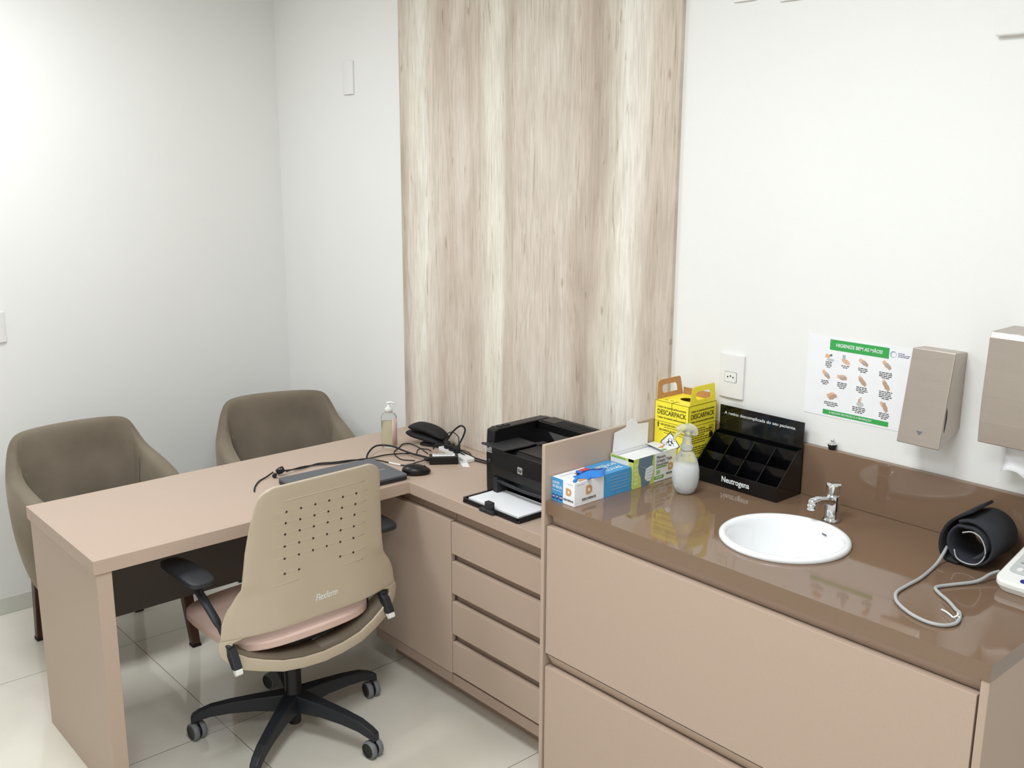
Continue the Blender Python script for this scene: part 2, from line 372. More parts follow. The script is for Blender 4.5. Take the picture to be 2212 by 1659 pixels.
cab = thing('drawer_cabinet', (0, 0, 0), 'low beige cabinet with one door and four drawers below printer', 'cabinet')
b = MB(); b.box(1.30, 1.7535, -.385, -.002, .085, .7088); b.box(1.7575, 2.362, -.385, -.002, .085, .7088); b.box(1.30, 1.7535, -.408, -.385, .085, .1215); b.box(1.7575, 2.362, -.408, -.385, .085, .1215)
b.build('body', 'recess', cab)
b = MB(); b.box(1.31, 2.362, -.33, -.31, 0, .085); b.build('plinth', 'recess', cab)
b = MB(); b.box(1.30, 1.7535, -.4105, -.392, .124, .667); b.build('door', 'lam', cab, bevel=.0012)
for z0, z1 in ((.556, .664), (.416, .528), (.271, .386), (.130, .241)):
    b = MB(); b.box(1.758, 2.362, -.4105, -.392, z0, z1); b.build('drawer', 'lam', cab, bevel=.0012)

dv = MB(); dv.box(2.3648, 2.3769, -.5843, -.0005, 0, 1.0935)
tag(dv.build('divider_panel', 'lam', bevel=.001), 'thin upright beige laminate panel between printer and sink counter', 'panel')

# ------------------------------------------------------------------ sink unit
sk = thing('sink_cabinet', (0, 0, 0), 'beige sink base cabinet with two wide handleless drawers', 'cabinet')
b = MB(); b.box(2.3785, 2.392, -.555, -.004, .0, .9065); b.box(2.392, 3.515, -.02, -.004, .0, .9065); b.box(2.392, 3.515, -.545, -.02, .06, .075); b.box(2.392, 3.515, -.553, -.541, .06, .9065); b.box(2.392, 3.515, -.5, -.49, 0, .06)
b.build('body', 'recess', sk)
b = MB(); b.prism([(-.5785, .5045), (-.556, .468), (-.553, .468), (-.553, .5045)], 2.392, 3.512, 'x'); b.build('finger_grip', 'lam', sk)
b = MB(); b.prism([(-.572, .9065), (-.556, .872), (-.553, .872), (-.553, .9065)], 2.392, 3.512, 'x'); b.build('finger_grip', 'recess', sk)
b = MB(); b.box(2.3815, 3.5125, -.579, -.5585, .508, .873); b.build('drawer', 'lam', sk, bevel=.0012)
b = MB(); b.box(2.3805, 3.5125, -.579, -.5585, .065, .468); b.build('drawer', 'lam', sk, bevel=.0012)
b = MB(); b.box(3.5165, 3.5325, -.579, -.004, 0, .9065); b.build('end_panel', 'lam', sk, bevel=.0012)

BX, BY = 2.944, -.341
ct = thing('sink_countertop', (0, 0, .9417), 'glossy brown quartz countertop with low backsplash', 'countertop')
b = MB(); b.prism([(2.3785, -.0005), (2.3785, -.5805), (3.5335, -.5805), (3.5335, -.0005)], -.0347, 0, holes=[circle(BX, BY, .137)]); b.build('slab', 'quartz', ct)
b = MB(); b.box(2.3785, 3.5335, -.02, -.0005, .0002, .1385); b.build('backsplash', 'quartz', ct, bevel=.0015)
bs = thing('sink_basin', (BX, BY, .9417), 'round white ceramic drop-in basin in brown counter', 'sink')
b = MB()
pr = [(.1505, .0003), (.1525, .003), (.1515, .009), (.147, .0125), (.140, .0128), (.134, .0098), (.129, .002), (.124, -.015), (.115, -.045), (.095, -.08), (.06, -.105), (.02, -.113), (.02, -.119), (.065, -.111), (.1, -.086), (.121, -.048), (.13, -.015), (.1335, .0003)]
b.lathe(pr + [pr[0]], 72, cap=False); b.build('bowl', 'ceramic', bs, smooth=True)
b = MB(); b.lathe([(0, -.1125), (.018, -.1125), (.0205, -.110), (.0195, -.1085), (.006, -.110), (0, -.110)], 28); b.build('drain', 'chrome', bs)
b = MB(); b.box(.0, .014, .1205, .1215, -.0085, -.0045, mtx=Matrix.Rotation(math.radians(-14), 4, 'Z')); b.build('maker_mark', 'gink', bs)

tp = thing('tap', (2.95, -.145, .9417), 'chrome push-button tap with short spout behind basin', 'tap')
b = MB(); b.lathe([(.0, .0003), (.0215, .0003), (.0215, .005), (.0185, .008), (.0175, .012), (.0172, .066), (.0158, .070), (0, .070)], 36); b.build('body', 'chrome', tp, smooth=False)
b = MB(); b.lathe([(.0, .0685), (.0150, .0685), (.0158, .0715), (.0178, .0735), (.0178, .0915), (.0190, .0935), (.0188, .0965), (.0165, .098), (0, .0965)], 36); b.build('push_button', 'chrome', tp)
b = MB()
b.tube([(0, -.006, .054), (-.004, -.028, .059), (-.008, -.052, .0635), (-.011, -.072, .0635)], [.0150, .0135, .0128, .0122], 20, sub=5, flat=.86)
b.sphere((-.0115, -.073, .0625), .0128, sc=(1, 1, .9)); b.lathe([(0, 0), (.0105, 0), (.0112, .003), (.0112, .014), (0, .016)], 24, (-.0122, -.076, .045)); b.build('spout', 'chrome', tp)

st = thing('sink_stopper', (2.859, -.0102, 1.0804), 'black rubber sink stopper with chrome knob standing on backsplash', 'stopper')
b = MB(); b.lathe([(0, .0002), (.0085, .0002), (.0115, .012), (.0115, .0135), (0, .0135)], 28); b.build('plug', 'rub', st)
b = MB(); b.lathe([(0, .0136), (.0112, .0136), (.0105, .0155), (.003, .0165), (.0028, .021), (.0045, .0235), (.0045, .027), (.002, .029), (0, .029)], 24); b.build('knob', 'chrome', st)

# ------------------------------------------------------------------ wall fittings
def plate(name, x0, x1, z0, z1, label, cat, th=.009, r=.004, group=None, bow=True):
    t = thing(name, ((x0 + x1) / 2, 0, z0), label, cat, group=group); w = (x1 - x0) / 2; h = z1 - z0
    b = MB()
    prof = [(-w, 0), (w, 0)] + [(w * math.cos(a), -th * .55 - th * .45 * math.sin(a)) for a in [PI * i / 10 for i in range(11)]]
    b.prism([(a, c - .0003) for a, c in prof], 0, h); b.build('cover_plate', 'whiteg', t, bevel=.0015); return t
t = plate('wall_outlet', 2.487, 2.569, 1.158, 1.283, 'white rectangular wall outlet with pin socket above yellow box', 'outlet')
fr = (Vector((0, -.0093, 0)), X3, Z3, -Y3)
b = MB(); b.prism(rrect(-.020, .020, .045, .075, .002), -.0002, .0006, frame=fr); b.build('socket_frame', 'gink', t)
b = MB(); b.prism(rrect(-.0192, .0192, .0458, .0742, .002), -.0002, .001, frame=fr); b.build('socket', 'white', t)
b = MB()
for dx, dz in ((-.009, 0), (0, .003), (.009, 0)): b.prism(circle(dx, .060 + dz, .0024, 12), .0005, .0013, frame=fr)
b.build('pin_holes', 'ink', t)
plate('wall_sensor', .553, .628, 2.064, 2.192, 'blank white wall plate left of wood panel', 'wall plate', th=.012)
plate('wall_plate', 2.469, 2.541, 2.2215, 2.345, 'white wall plate cut by top edge, nearer the wood panel', 'wall plate', group='white plates high on the back wall')
plate('wall_plate', 2.613, 2.682, 2.209, 2.335, 'white wall plate cut by top edge, farther from the wood panel', 'wall plate', group='white plates high on the back wall')
t = thing('wall_box', (3.30, 0, 2.08), 'large off-white rectangular box high on back wall at top right corner', 'wall box')
b = MB(); b.box(-.13, .13, -.022, -.0003, 0, .2); b.build('housing', 'whiteg', t, bevel=.004)
t = thing('light_switch', (0, -1.262, 1.109), 'white light switch plate on left wall at picture edge', 'switch')
b = MB(); b.prism([(x, y) for x, y in ((.0003, -.039), (.006, -.037), (.0095, -.02), (.0095, .02), (.006, .037), (.0003, .039))], 0, .118); b.build('cover_plate', 'whiteg', t, bevel=.0015)
b = MB(); b.box(.009, .012, -.011, .011, .045, .073); b.build('rocker', 'white', t, bevel=.001)

# handwashing poster
ps = thing('poster', (2.762, -.0005, 1.163), 'laminated white handwashing poster with green banners above sink', 'poster')
b = MB(); b.box(0, .297, -.0008, 0, 0, .2095); b.build('sheet', 'paper', ps)
fr = (Vector((0, -.0008, 0)), X3, Z3, -Y3)
b = MB(); b.rect(fr, .064, .226, .177, .204); b.build('header_banner', 'green', ps)
b = MB(); b.rect(fr, .057, .240, .0055, .018); b.build('footer_banner', 'green', ps)
text('HIGIENIZE BEM AS MÃOS!', fr, .145, .1905, .0125, 'wprint', ps, 'header_lettering', width=.128, bold=True, d=.0007, shear=.1)
text('A MELHOR PROTEÇÃO É A PREVENÇÃO', fr, .135, .0118, .007, 'wprint', ps, 'footer_lettering', width=.120, d=.0007, shear=.1)
def hand(fr, cx, cy, k, par):
    r = random.Random(k); b = MB()
    a = [-.35, -1.2, -.5, -.75, -.8, 0, 1.0, .8, -.9, 1.4, 1.2][k]
    def T(pts, dx=0, dy=0, an=0):
        c, s = math.cos(an), math.sin(an); return [(cx + dx + x * c - y * s, cy + dy + x * s + y * c) for x, y in pts]
    palm = [(-.013, -.004), (-.005, -.006), (.004, -.006), (.009, -.003), (.012, -.004), (.013, -.001), (.010, .001), (.012, .003), (.008, .005), (0, .006), (-.005, .004), (-.013, .004)]
    if k == 0:
        b.poly(fr, T([(-.014, -.004), (-.002, -.005), (0, .004), (-.012, .006)]), 0); b.poly(fr, T(circle(.002, -.009, .011, 18, .004)), 2, .0001); b.poly(fr, T([(-.001, .0), (.006, .001), (.006, .007), (0, .005)]), 3, .0003)
    elif k == 1:
        b.poly(fr, T([(-.007, .001), (.001, -.001), (.001, .010), (-.007, .011)]), 4); b.poly(fr, T(palm, .003, -.006, -.5), 0, .0003)
    elif k == 9:
        b.poly(fr, T(circle(0, -.009, .010, 20, .006)), 2, .0001); b.poly(fr, T([(-.003, -.008), (.001, -.008), (.003, .010), (0, .011)]), 0, .0003); b.poly(fr, T([(-.006, -.004), (-.003, -.004), (-.002, .005), (-.004, .006)]), 1, .0004)
    elif k in (6, 7, 8, 10):
        b.poly(fr, T([(x * .95, y) for x, y in palm], -.002, .002, a + 1.2), 0); b.poly(fr, T(palm, .003, -.003, a - 1.8 if k != 10 else -1.2), 1, .0004)
    else:
        b.poly(fr, T(palm, 0, .001, a), 0); b.poly(fr, T([(x * .75, y * .9) for x, y in palm], .004, -.002, a + PI), 1, .0004)
        b.poly(fr, T(circle(.002, .001, .004, 10, .0025)), 4, .0006)
    return b.build('handwashing_picture', ['skin', 'skin2', 'lgrey', 'gink', 'pblue'], par)
icons = [(.066, .159), (.109, .158), (.16, .157), (.222, .16), (.058, .11), (.104, .11), (.16, .11), (.224, .11), (.079, .057), (.16, .058), (.225, .056)]
caps = [(.064, .137, .015, 4), (.111, .138, .018, 2), (.161, .137, .023, 3), (.222, .134, .029, 4), (.057, .089, .018, 3), (.106, .088, .022, 4), (.162, .086, .026, 4), (.226, .084, .029, 5), (.079, .034, .033, 3), (.158, .033, .030, 4), (.227, .031, .023, 4)]
for k, (x, y) in enumerate(icons): hand(fr, x, y, k, ps)
for k, (x, y, w, n) in enumerate(caps):
    b = MB()
    for i in range(n):
        ww = w * 1.2 * (1 if i < n - 1 else .55); dashes(b, fr, x - ww / 2, x + ww / 2, y + (n / 2 - i - .5) * .0044, .0019, seed=k * 7 + i)
    b.build('caption_print', 'ink', ps)
b = MB(); b.prism(circle(.237, .190, .0085, 24), .0002, .0005, holes=[circle(.2385, .189, .006, 20)], frame=fr)
for i, w in enumerate((.016, .030, .030)): dashes(b, fr, .250, .250 + w, .194 - i * .004, .0015, seed=i + 90, mi=1)
b.build('clinic_logo', ['pblue', 'dblue'], ps)

# soap dispenser: front slants outward towards its foot
sd = thing('soap_dispenser', (3.127, 0, 1.165), 'narrow brushed steel soap dispenser beside the poster', 'dispenser')
b = MB(); b.prism([(-.0003, .220), (-.060, .224), (-.099, .002), (-.093, 0), (-.0003, .036)], -.0515, .0515, 'x'); b.build('housing', 'steel', sd, bevel=.002)
b = MB(); fx = (Vector((.0515, 0, 0)), Y3, Z3, X3)
b.poly(fx, [(-.0765, .098), (-.073, .088), (-.0725, .072), (-.076, .054), (-.080, .040), (-.0815, .044), (-.0795, .07), (-.0778, .09)]); b.build('level_window', 'ink', sd)
fr = (Vector((0, -.0945, .027)), X3, Vector((0, .037, .214)).normalized(), Vector((0, -.214, .037)).normalized())
b = MB(); b.poly(fr, [(-.008, .009), (.008, .009), (0, -.001)]); b.build('push_mark', 'gink', sd)
# towel dispenser
td = thing('towel_dispenser', (3.405, 0, 1.182), 'wide brushed steel paper towel dispenser at right edge', 'dispenser')
b = MB(); b.prism([(-.0003, .278), (-.116, .278), (-.121, .265), (-.1245, .2), (-.128, .14), (-.128, .08), (-.125, .032), (-.095, .03), (-.0003, .034)], -.131, .131, 'x'); b.build('housing', 'steel', td, bevel=.002)
b = MB(); b.box(-.09, .09, -.035, -.012, .2783, .2855); b.build('lid_lock', 'steel', td, bevel=.002)
pt = MB()
ys = [-.075, -.072, -.080, -.088]; zs = [1.222, 1.195, 1.165, 1.148]
t = bmesh.new(); rows = []
for j in range(4):
    rows.append([t.verts.new((3.315 + i * .017 + (j == 3) * .0, ys[j] + .006 * math.sin(i * 1.9 + j), zs[j] + (.009 * math.sin(i * 1.3) if j == 3 else 0))) for i in range(11)])
for a, c in zip(rows, rows[1:]):
    for i in range(10): t.faces.new((a[i], a[i + 1], c[i + 1], c[i]))
pt.add(t); tag(pt.build('paper_towel', 'paper', smooth=True, solid=.0006), 'white folded paper towel hanging under steel dispenser', 'paper towel')

# ------------------------------------------------------------------ boxes on the sink counter
ZC = .9421
gb = thing('glove_box', (2.3795, -.561, ZC), 'low blue and white glove box on counter corner by divider', 'box')
w, l, h = .084, .216, .064
b = MB(); b.box(0, w, 0, l, 0, h); b.build('carton', 'paper', gb, bevel=.0008)
ff = (Vector((0, 0, 0)), X3, Z3, -Y3); fs = (Vector((w, 0, 0)), Y3, Z3, X3); ft = (Vector((0, 0, h)), X3, Y3, Z3)
b = MB(); b.rect(ff, 0, .042, .0, h); b.build('blue_print', 'blue', gb)
b = MB(); b.poly(fs, [(.109, 0), (l, 0), (l, h), (.109, h)]); b.build('blue_print', 'blue', gb)
b = MB(); b.poly(ft, [(0, .118), (w, .109), (w, l), (0, l)]); b.build('blue_print', 'blue', gb)
b = MB(); b.poly(ft, [(.010, .085), (.032, .082), (.034, .116), (.008, .118)], d=.0006); b.build('red_print', 'red', gb)
b = MB(); b.poly(ft, [(x, y) for x, y in circle(.046, .098, .021, 28, .050)], d=.0008); b.build('dispensing_slot', 'dblue', gb)
b = MB()
for cx in (.0075, .021, .0345): b.prism(rrect(cx - .0052, cx + .0052, .006, .0185, .0015, 3), .0006, .0009, frame=ff)
b.build('size_squares', 'dblue', gb)
text('10', ff, .0075, .0125, .008, 'wprint', gb, d=.001, bold=True); text('M', ff, .021, .0125, .008, 'wprint', gb, d=.001, bold=True); text('100', ff, .0345, .0125, .0065, 'wprint', gb, d=.001, bold=True)
text('LUVAS', ff, .004, .051, .0105, 'wprint', gb, align='LEFT', width=.024, d=.001); text('NITRÍLICAS', ff, .004, .040, .0105, 'wprint', gb, align='LEFT', width=.034, d=.001)
b = MB(); dashes(b, ff, .004, .038, .030, .0012, seed=3, d=.001); b.build('small_print', 'wprint', gb); b = MB(); dashes(b, ft, .022, .052, .160, .003, seed=5, d=.001); b.build('small_print', 'wprint', gb)
def logo_d(fr, cx, cy, s, par, name='logo'):
    b = MB(); b.prism([(cx - s * .5, cy - s * .5), (cx + s * .18, cy - s * .5), (cx + s * .45, cy - s * .3), (cx + s * .5, cy), (cx + s * .45, cy + s * .3), (cx + s * .18, cy + s * .5), (cx - s * .5, cy + s * .5)], .0006, .0010, frame=fr,
        holes=[[(cx - s * .2, cy - s * .22), (cx - s * .2, cy + s * .22), (cx + s * .1, cy + s * .22), (cx + s * .2, cy), (cx + s * .1, cy - s * .22)]])
    return b.build(name, 'orange', par)
logo_d(ff, .063, .036, .019, gb); logo_d(fs, .053, .038, .023, gb)
text('DESCARPACK', ff, .063, .0135, .007, 'ink', gb, width=.036, d=.001); text('DESCARPACK', fs, .053, .0145, .009, 'ink', gb, width=.052, d=.001)
logo_d(ft, .030, .066, .016, gb)
ftr = (Vector((w, 0, h)), Y3, -X3, Z3)
text('LUVAS', ftr, .170, .022, .022, 'wprint', gb, width=.060, d=.001); text('NITRÍLICAS', ftr, .170, .052, .020, 'wprint', gb, width=.075, d=.001)
b = MB()
for i in range(5): dashes(b, fs, .135, .205, .052 - i * .009, .0014, seed=20 + i, d=.0008)
b.build('fine_print', 'slate2', gb)
for q in ((fs, .008, .035, .057, .0010), (ff, .06, .078, .058, .0008), (ftr, .012, .060, .066, .0012)):
    b = MB(); dashes(b, *q, seed=40, d=.0008); b.build('fine_print', 'slate2', gb)
b = MB(); b.poly(ft, [(.068, .030), (.086 - .004, .018), (.080, .052), (.066, .075), (.060, .066)], d=.0005); b.build('orange_flap', 'orange', gb)
gl = MB()
t = bmesh.new(); n, m_ = 14, 8; g = []
for i in range(n):
    u = i / (n - 1); row = []
    cxp = 2.3795 + .052 + .018 * math.sin(u * 3.0); cyp = -.561 + .035 + u * .115; wd = .020 * (math.sin(PI * min(1, u * 1.05 + .08)) ** .6 + .15)
    for j in range(m_):
        v = j / (m_ - 1) * 2 - 1
        z = ZC + h + .0015 + .013 * math.sin(PI * min(1, u + .05)) * (1 - v * v) + .0035 * math.sin(9 * u + 5 * v) * (1 - v * v)
        row.append(t.verts.new((cxp + v * wd, cyp + .006 * v * math.sin(5 * u), z)))
    g.append(row)
for a, c in zip(g, g[1:]):
    for j in range(m_ - 1): t.faces.new((a[j], a[j + 1], c[j + 1], c[j]))
gl.add(t)
gl.tube([(2.44, -.530, ZC + h + .006), (2.452, -.545, ZC + h + .005), (2.458, -.558, ZC + h + .0045)], .0045, 8)
gl.tube([(2.43, -.505, ZC + h + .010), (2.418, -.500, ZC + h + .008), (2.408, -.498, ZC + h + .0055)], .0045, 8)
gl.tube([(2.455, -.50, ZC + h + .008), (2.466, -.508, ZC + h + .006), (2.47, -.52, ZC + h + .0055)], .004, 8)
tag(gl.build('glove', 'nitrile', smooth=True, sub=1), 'blue nitrile glove pulled out of the low carton slot', 'glove')

mk = thing('mask_box', (2.381, -.339, ZC), 'lime and white face mask box with lid flap raised', 'box')
w, l, h = .085, .182, .083
b = MB(); b.box(0, w, 0, .0008, 0, h); b.box(0, w, l - .0008, l, 0, h); b.box(0, .0008, 0, l, 0, h); b.box(w - .0008, w, 0, l, 0, h); b.box(0, w, 0, l, 0, .0008); b.build('carton', 'paper', mk)
b = MB(); b.prism([(.006, h), (.152, h), (.154, h + .062), (.108, h + .066), (.098, h + .080), (.082, h + .084), (.068, h + .078), (.058, h + .064), (.012, h + .056)], .0012, .0020, 'x'); b.build('lid_flap', 'paper', mk)
b = MB(); b.poly((Vector((0, 0, h)), X3, Y3, Z3), [(.001, .150), (w, .128), (w, l), (.001, l)], d=-.0006, h=.0008); b.build('lid', 'paper', mk)
b = MB(); b.poly((Vector((0, 0, h + .0004)), X3, Y3, Z3), [(.050, .140), (.060, .150), (.045, .178), (.035, .185), (.046, .165)]); b.build('orange_print', 'orange', mk)
ff = (Vector((0, 0, 0)), X3, Z3, -Y3); fs = (Vector((w, 0, 0)), Y3, Z3, X3)
b = MB(); b.poly(ff, [(.0, h - .008), (w, h - .008), (w, h), (0, h)]); b.poly(fs, [(0, 0), (.087, 0), (.087, h), (0, h)]); b.poly(ff, [(.072, 0), (w, 0), (w, h), (.066, h)]); b.build('lime_print', 'lime', mk)
b = MB()
for i in range(5):
    for j in range(2): b.prism(rrect(.004 + j * .0085, .010 + j * .0085, .010 + i * .013, .018 + i * .013, .001, 2), .0006, .0008, frame=fs)
b.build('pattern_print', 'lime2', mk)
b = MB(); b.poly(fs, [(.034, 0), (.064, 0), (.074, .020), (.080, .042), (.076, .060), (.080, h), (.022, h), (.018, .060), (.022, .042), (.030, .028)], d=.0009); b.build('face_picture', 'slate', mk)
b = MB(); b.poly(fs, [(.046, .022), (.056, .012), (.070, .010), (.078, .024), (.082, .048), (.074, .054), (.050, .048)], d=.0014); b.build('mask_picture', 'wprint', mk)
b = MB()
for i in range(4): b.poly(fs, [(.052 + i * .001, .044 - i * .008), (.076, .048 - i * .009), (.076, .0472 - i * .009), (.052 + i * .001, .0432 - i * .008)], d=.0019)
b.poly(fs, [(.050, .048), (.024, .062), (.024, .0605), (.050, .0465)], d=.0019)
b.build('pleat_lines', 'slate2', mk)
text('Máscara', fs, .094, .071, .0115, 'gink', mk, align='LEFT', width=.037, d=.0009); text('Cirúrgica Tripla', fs, .094, .060, .0115, 'gink', mk, align='LEFT', width=.066, d=.0009); text('Descartável', fs, .094, .049, .0115, 'gink', mk, align='LEFT', width=.050, d=.0009)
text('50', fs, .094, .028, .016, 'lgreen', mk, align='LEFT', d=.0009)
b = MB(); b.rect(fs, .094, .139, .039, .0425); b.build('green_print', 'lgreen', mk); b = MB(); b.rect(fs, .088, .128, .008, .017); b.build('green_print', 'lgreen', mk); b = MB(); b.poly((Vector((0, 0, h + .0004)), X3, Y3, Z3), [(.068, .132), (.080, .130), (.080, .146), (.068, .148)]); b.build('green_print', 'lgreen', mk)
b = MB(); dashes(b, fs, .093, .124, .0125, .003, seed=8, d=.0009); b.build('small_print', 'wprint', mk)
logo_d(fs, .156, .036, .020, mk); text('DESCARPACK', fs, .156, .017, .007, 'ink', mk, width=.036, d=.0009)
b = MB(); dashes(b, ff, .006, .055, h - .004, .002, seed=18, d=.0009); b.build('edge_print', 'green', mk)
# masks inside
b = MB()
for i in range(8): b.box(2.3825 + .003, 2.381 + w - .003, -.334, -.338 + l - .004, ZC + .004 + i * .0088, ZC + .0115 + i * .0088)
tag(b.build('mask_stack', 'paper', bevel=.002), 'stack of white face masks inside open lime box', 'masks', kind='stuff')

# sharps box
sx0, sy0, w, l, h = 2.3795, -.155, .121, .124, .2065
sb = thing('sharps_box', (sx0, sy0, ZC), 'tall yellow cardboard sharps disposal box with carry handles', 'box')
b = MB(); hole = circle(.068, .070, .030, 28, .022)
b.box(0, w, 0, .001, 0, h); b.box(0, w, l - .001, l, 0, h); b.box(0, .001, 0, l, 0, h); b.box(w - .001, w, 0, l, 0, h); b.box(0, w, 0, l, 0, .001); b.prism([(0, 0), (w, 0), (w, l), (0, l)], h - .001, h, holes=[hole]); b.build('carton', 'yellow', sb)
b = MB(); b.box(.004, w - .004, .004, l - .004, .12, .122); b.build('liner', 'ink', sb)
hp = [(.004, 0), (.120, 0), (.113, .048), (.108, .054), (.022, .054), (.012, .048)]; hh = [(.036, .014), (.030, .020), (.030, .034), (.037, .038), (.088, .038), (.094, .032), (.096, .014)]
def hndl(x, lean, m_out, m_in, nm):
    for th0, th1, mm, nn in ((0, .0012, m_out, 'handle'),):
        Yv = Vector((lean, 0, 1)).normalized(); fr = (Vector((x, 0, h)), Y3, Yv, Y3.cross(Yv))
        b = MB(); b.prism(hp, -.0006, .0006, frame=fr, holes=[hh]); o = b.build('handle', [mm], sb, bevel=.0004, label=nm)
        b = MB(); b.prism([(a, c) for a, c in hp], .0007 * (1 if lean < 0 else -1), .0011 * (1 if lean < 0 else -1), frame=fr, holes=[hh]); b.build('handle_inside', [m_in], o)
hndl(.0015, -.10, 'yellow', 'card', 'brown inner side carry handle by the divider'); hndl(w - .0015, .02, 'yellow', 'card', 'yellow carry handle')
b = MB(); b.box(.004, w - .004, l - .004, l - .002, h, h + .020); b.build('rear_flap', 'card', sb)
ff = (Vector((0, 0, 0)), X3, Z3, -Y3); fs = (Vector((w, 0, 0)), Y3, Z3, X3); ft = (Vector((0, 0, h)), X3, Y3, Z3)
for fr, W_ in ((ff, w), (fs, l)):
    text('DESCARPACK', fr, W_ / 2, h - .032, .0195, 'olive', sb, width=W_ * .85, bold=True)
    text('Coletor de material perfurocortante', fr, W_ / 2, h - .0165, .0085, 'olive', sb, width=W_ * .84); text('Coletor de material perfurocortante', fr, W_ / 2, h - .047, .0085, 'olive', sb, width=W_ * .84)
b = MB(); b.rect(ff, 0, w, h - .0595, h - .0585); b.rect(fs, 0, l, h - .0595, h - .0585)
b.poly(ff, [(.012, .130), (.016, .130), (.016, .139), (.019, .139), (.014, .146), (.009, .139), (.012, .139)])
b.prism([(.060, .052), (.096, .088), (.060, .124 - .0), (.024, .088)][::-1], .0002, .0005, frame=ff, holes=[[(.060, .056), (.092, .088), (.060, .120), (.028, .088)]])
b.build('black_lines', 'olive', sb)
b = MB(); b.poly(ff, [(.060, .056), (.092, .088), (.060, .120), (.028, .088)], d=.0001); b.build('warning_diamond', 'wprint', sb)
b = MB()
for k in range(3):
    a = math.radians(90 + 120 * k); cx, cy = .060 + .0075 * math.cos(a), .090 + .0075 * math.sin(a)
    arc = [(cx + .0075 * math.cos(a + PI + .55 + i * (2 * PI - 1.1) / 14), cy + .0075 * math.sin(a + PI + .55 + i * (2 * PI - 1.1) / 14)) for i in range(15)]
    inn = [(cx + .0018 * math.cos(a) + .0052 * math.cos(a + PI + .55 + i * (2 * PI - 1.1) / 14), cy + .0018 * math.sin(a) + .0052 * math.sin(a + PI + .55 + i * (2 * PI - 1.1) / 14)) for i in range(15)]
    b.poly(ff, arc + inn[::-1], d=.0006)
b.prism(circle(.060, .090, .0062, 20), .0006, .0009, frame=ff, holes=[circle(.060, .090, .0048, 20)])
b.build('biohazard_symbol', 'ink', sb)
text('NÃO ENCHER ACIMA DESTA LINHA', ff, .023, .1395, .0075, 'olive', sb, align='LEFT', width=.088)
text('RECOMENDA-SE NÃO APERTAR', ff, .018, .1235, .0075, 'olive', sb, align='LEFT', width=.088)
b = MB(); dashes(b, ff, .036, .108, .1325, .0016, seed=2); dashes(b, ff, .036, .108, .1165, .0016, seed=4)
for i in range(16):
    if i in (7, 12): continue
    dashes(b, fs, .018, .018 + (.085 if i % 3 else .060), .137 - i * .0065, .0026, seed=60 + i)
for i in range(3): b.rect(ft, .018 + i * .02, .03 + i * .02, .020, .0225)
b.rect(ft, .060, .063, .0, .022); b.rect(ff, .060, .0612, h - .024, h)
b.build('fine_print', 'olive', sb)
b = MB(); b.prism(rrect(.094, .114, .122, .140, .003, 3), .0002, .0005, frame=fs, holes=[rrect(.0955, .1125, .1235, .1385, .002, 3)]); b.build('symbol_frame', 'olive', sb)
b = MB(); b.poly(fs, circle(.104, .112, .009, 20)); b.build('round_symbol', 'ink', sb)
text('MC', fs, .104, .131, .009, 'olive', sb, bold=True)

# spray bottle
sy = thing('spray_bottle', (2.573, -.250, ZC), 'rounded frosted spray bottle of clear liquid beside mask carton', 'bottle')
b = MB(); b.lathe([(0, .001), (.020, .0), (.026, .004), (.033, .022), (.0368, .045), (.036, .066), (.030, .092), (.020, .112), (.014, .120), (.0135, .128), (0, .128)], 40); b.build('bottle_body', 'frost', sy, smooth=True)
b = MB(); b.lathe([(0, .004), (.018, .003), (.024, .007), (.0318, .024), (.0355, .045), (.0348, .064), (.0325, .076), (0, .076)], 36); b.build('liquid', 'liquid', sy, smooth=True)
b = MB(); b.lathe([(0, .118), (.0165, .118), (.0165, .133), (.013, .135), (.012, .150), (.0095, .158), (0, .158)], 28)
b.tube([(0, 0, .150), (.001, .002, .162), (-.001, -.002, .172)], [.010, .0105, .0105], 14)
b.tube([(.012, .009, .164), (.016, .010, .172), (.006, .002, .181), (-.010, -.008, .180), (-.022, -.018, .174)], [.009, .011, .0115, .009, .007], 14)
b.build('spray_head', 'frost', sy, smooth=True)
b = MB(); b.tube([(-.010, -.008, .170), (-.020, -.016, .162), (-.026, -.021, .150), (-.024, -.020, .140)], [.004, .0045, .004, .003], 10); b.build('trigger', 'frost', sy, smooth=True)
cf = (Vector((.010, -.0145, .108)), Vector((.76, .64, 0)).normalized(), Z3, Vector((.64, -.76, 0)).normalized())
text('álcool 70%', cf, 0, 0, .011, 'ink', sy, width=.026, d=.0005)

# black display stand
dp = thing('product_display', (2.513, -.1365, ZC), 'glossy black acrylic countertop display rack with eight empty compartments', 'display rack')
w, l = .272, .1105
side = [(0, 0), (l, 0), (l, .127), (.088, .124), (0, .040)]
for x in (0, w - .003):
    b = MB(); b.prism(side, x, x + .003, 'x'); b.build('side_panel', 'acryl', dp, bevel=.0004)
b = MB(); b.box(.003, w - .003, 0, .003, 0, .041); b.build('front_panel', 'acryl', dp, bevel=.0004)
b = MB(); b.box(0, w, l - .003, l, 0, .198); b.build('back_panel', 'acryl', dp, bevel=.0004)
b = MB(); b.box(.003, w - .003, .003, l - .003, .0, .003); b.build('floor_panel', 'acryl', dp)
b = MB(); b.box(.003, w - .003, .042, .045, .003, .078); b.build('shelf', 'acryl', dp); b = MB(); b.box(.003, w - .003, .045, .086, .046, .049); b.build('shelf', 'acryl', dp)
b = MB(); b.box(.003, w - .003, .086, .089, .003, .121); b.build('shelf', 'acryl', dp)
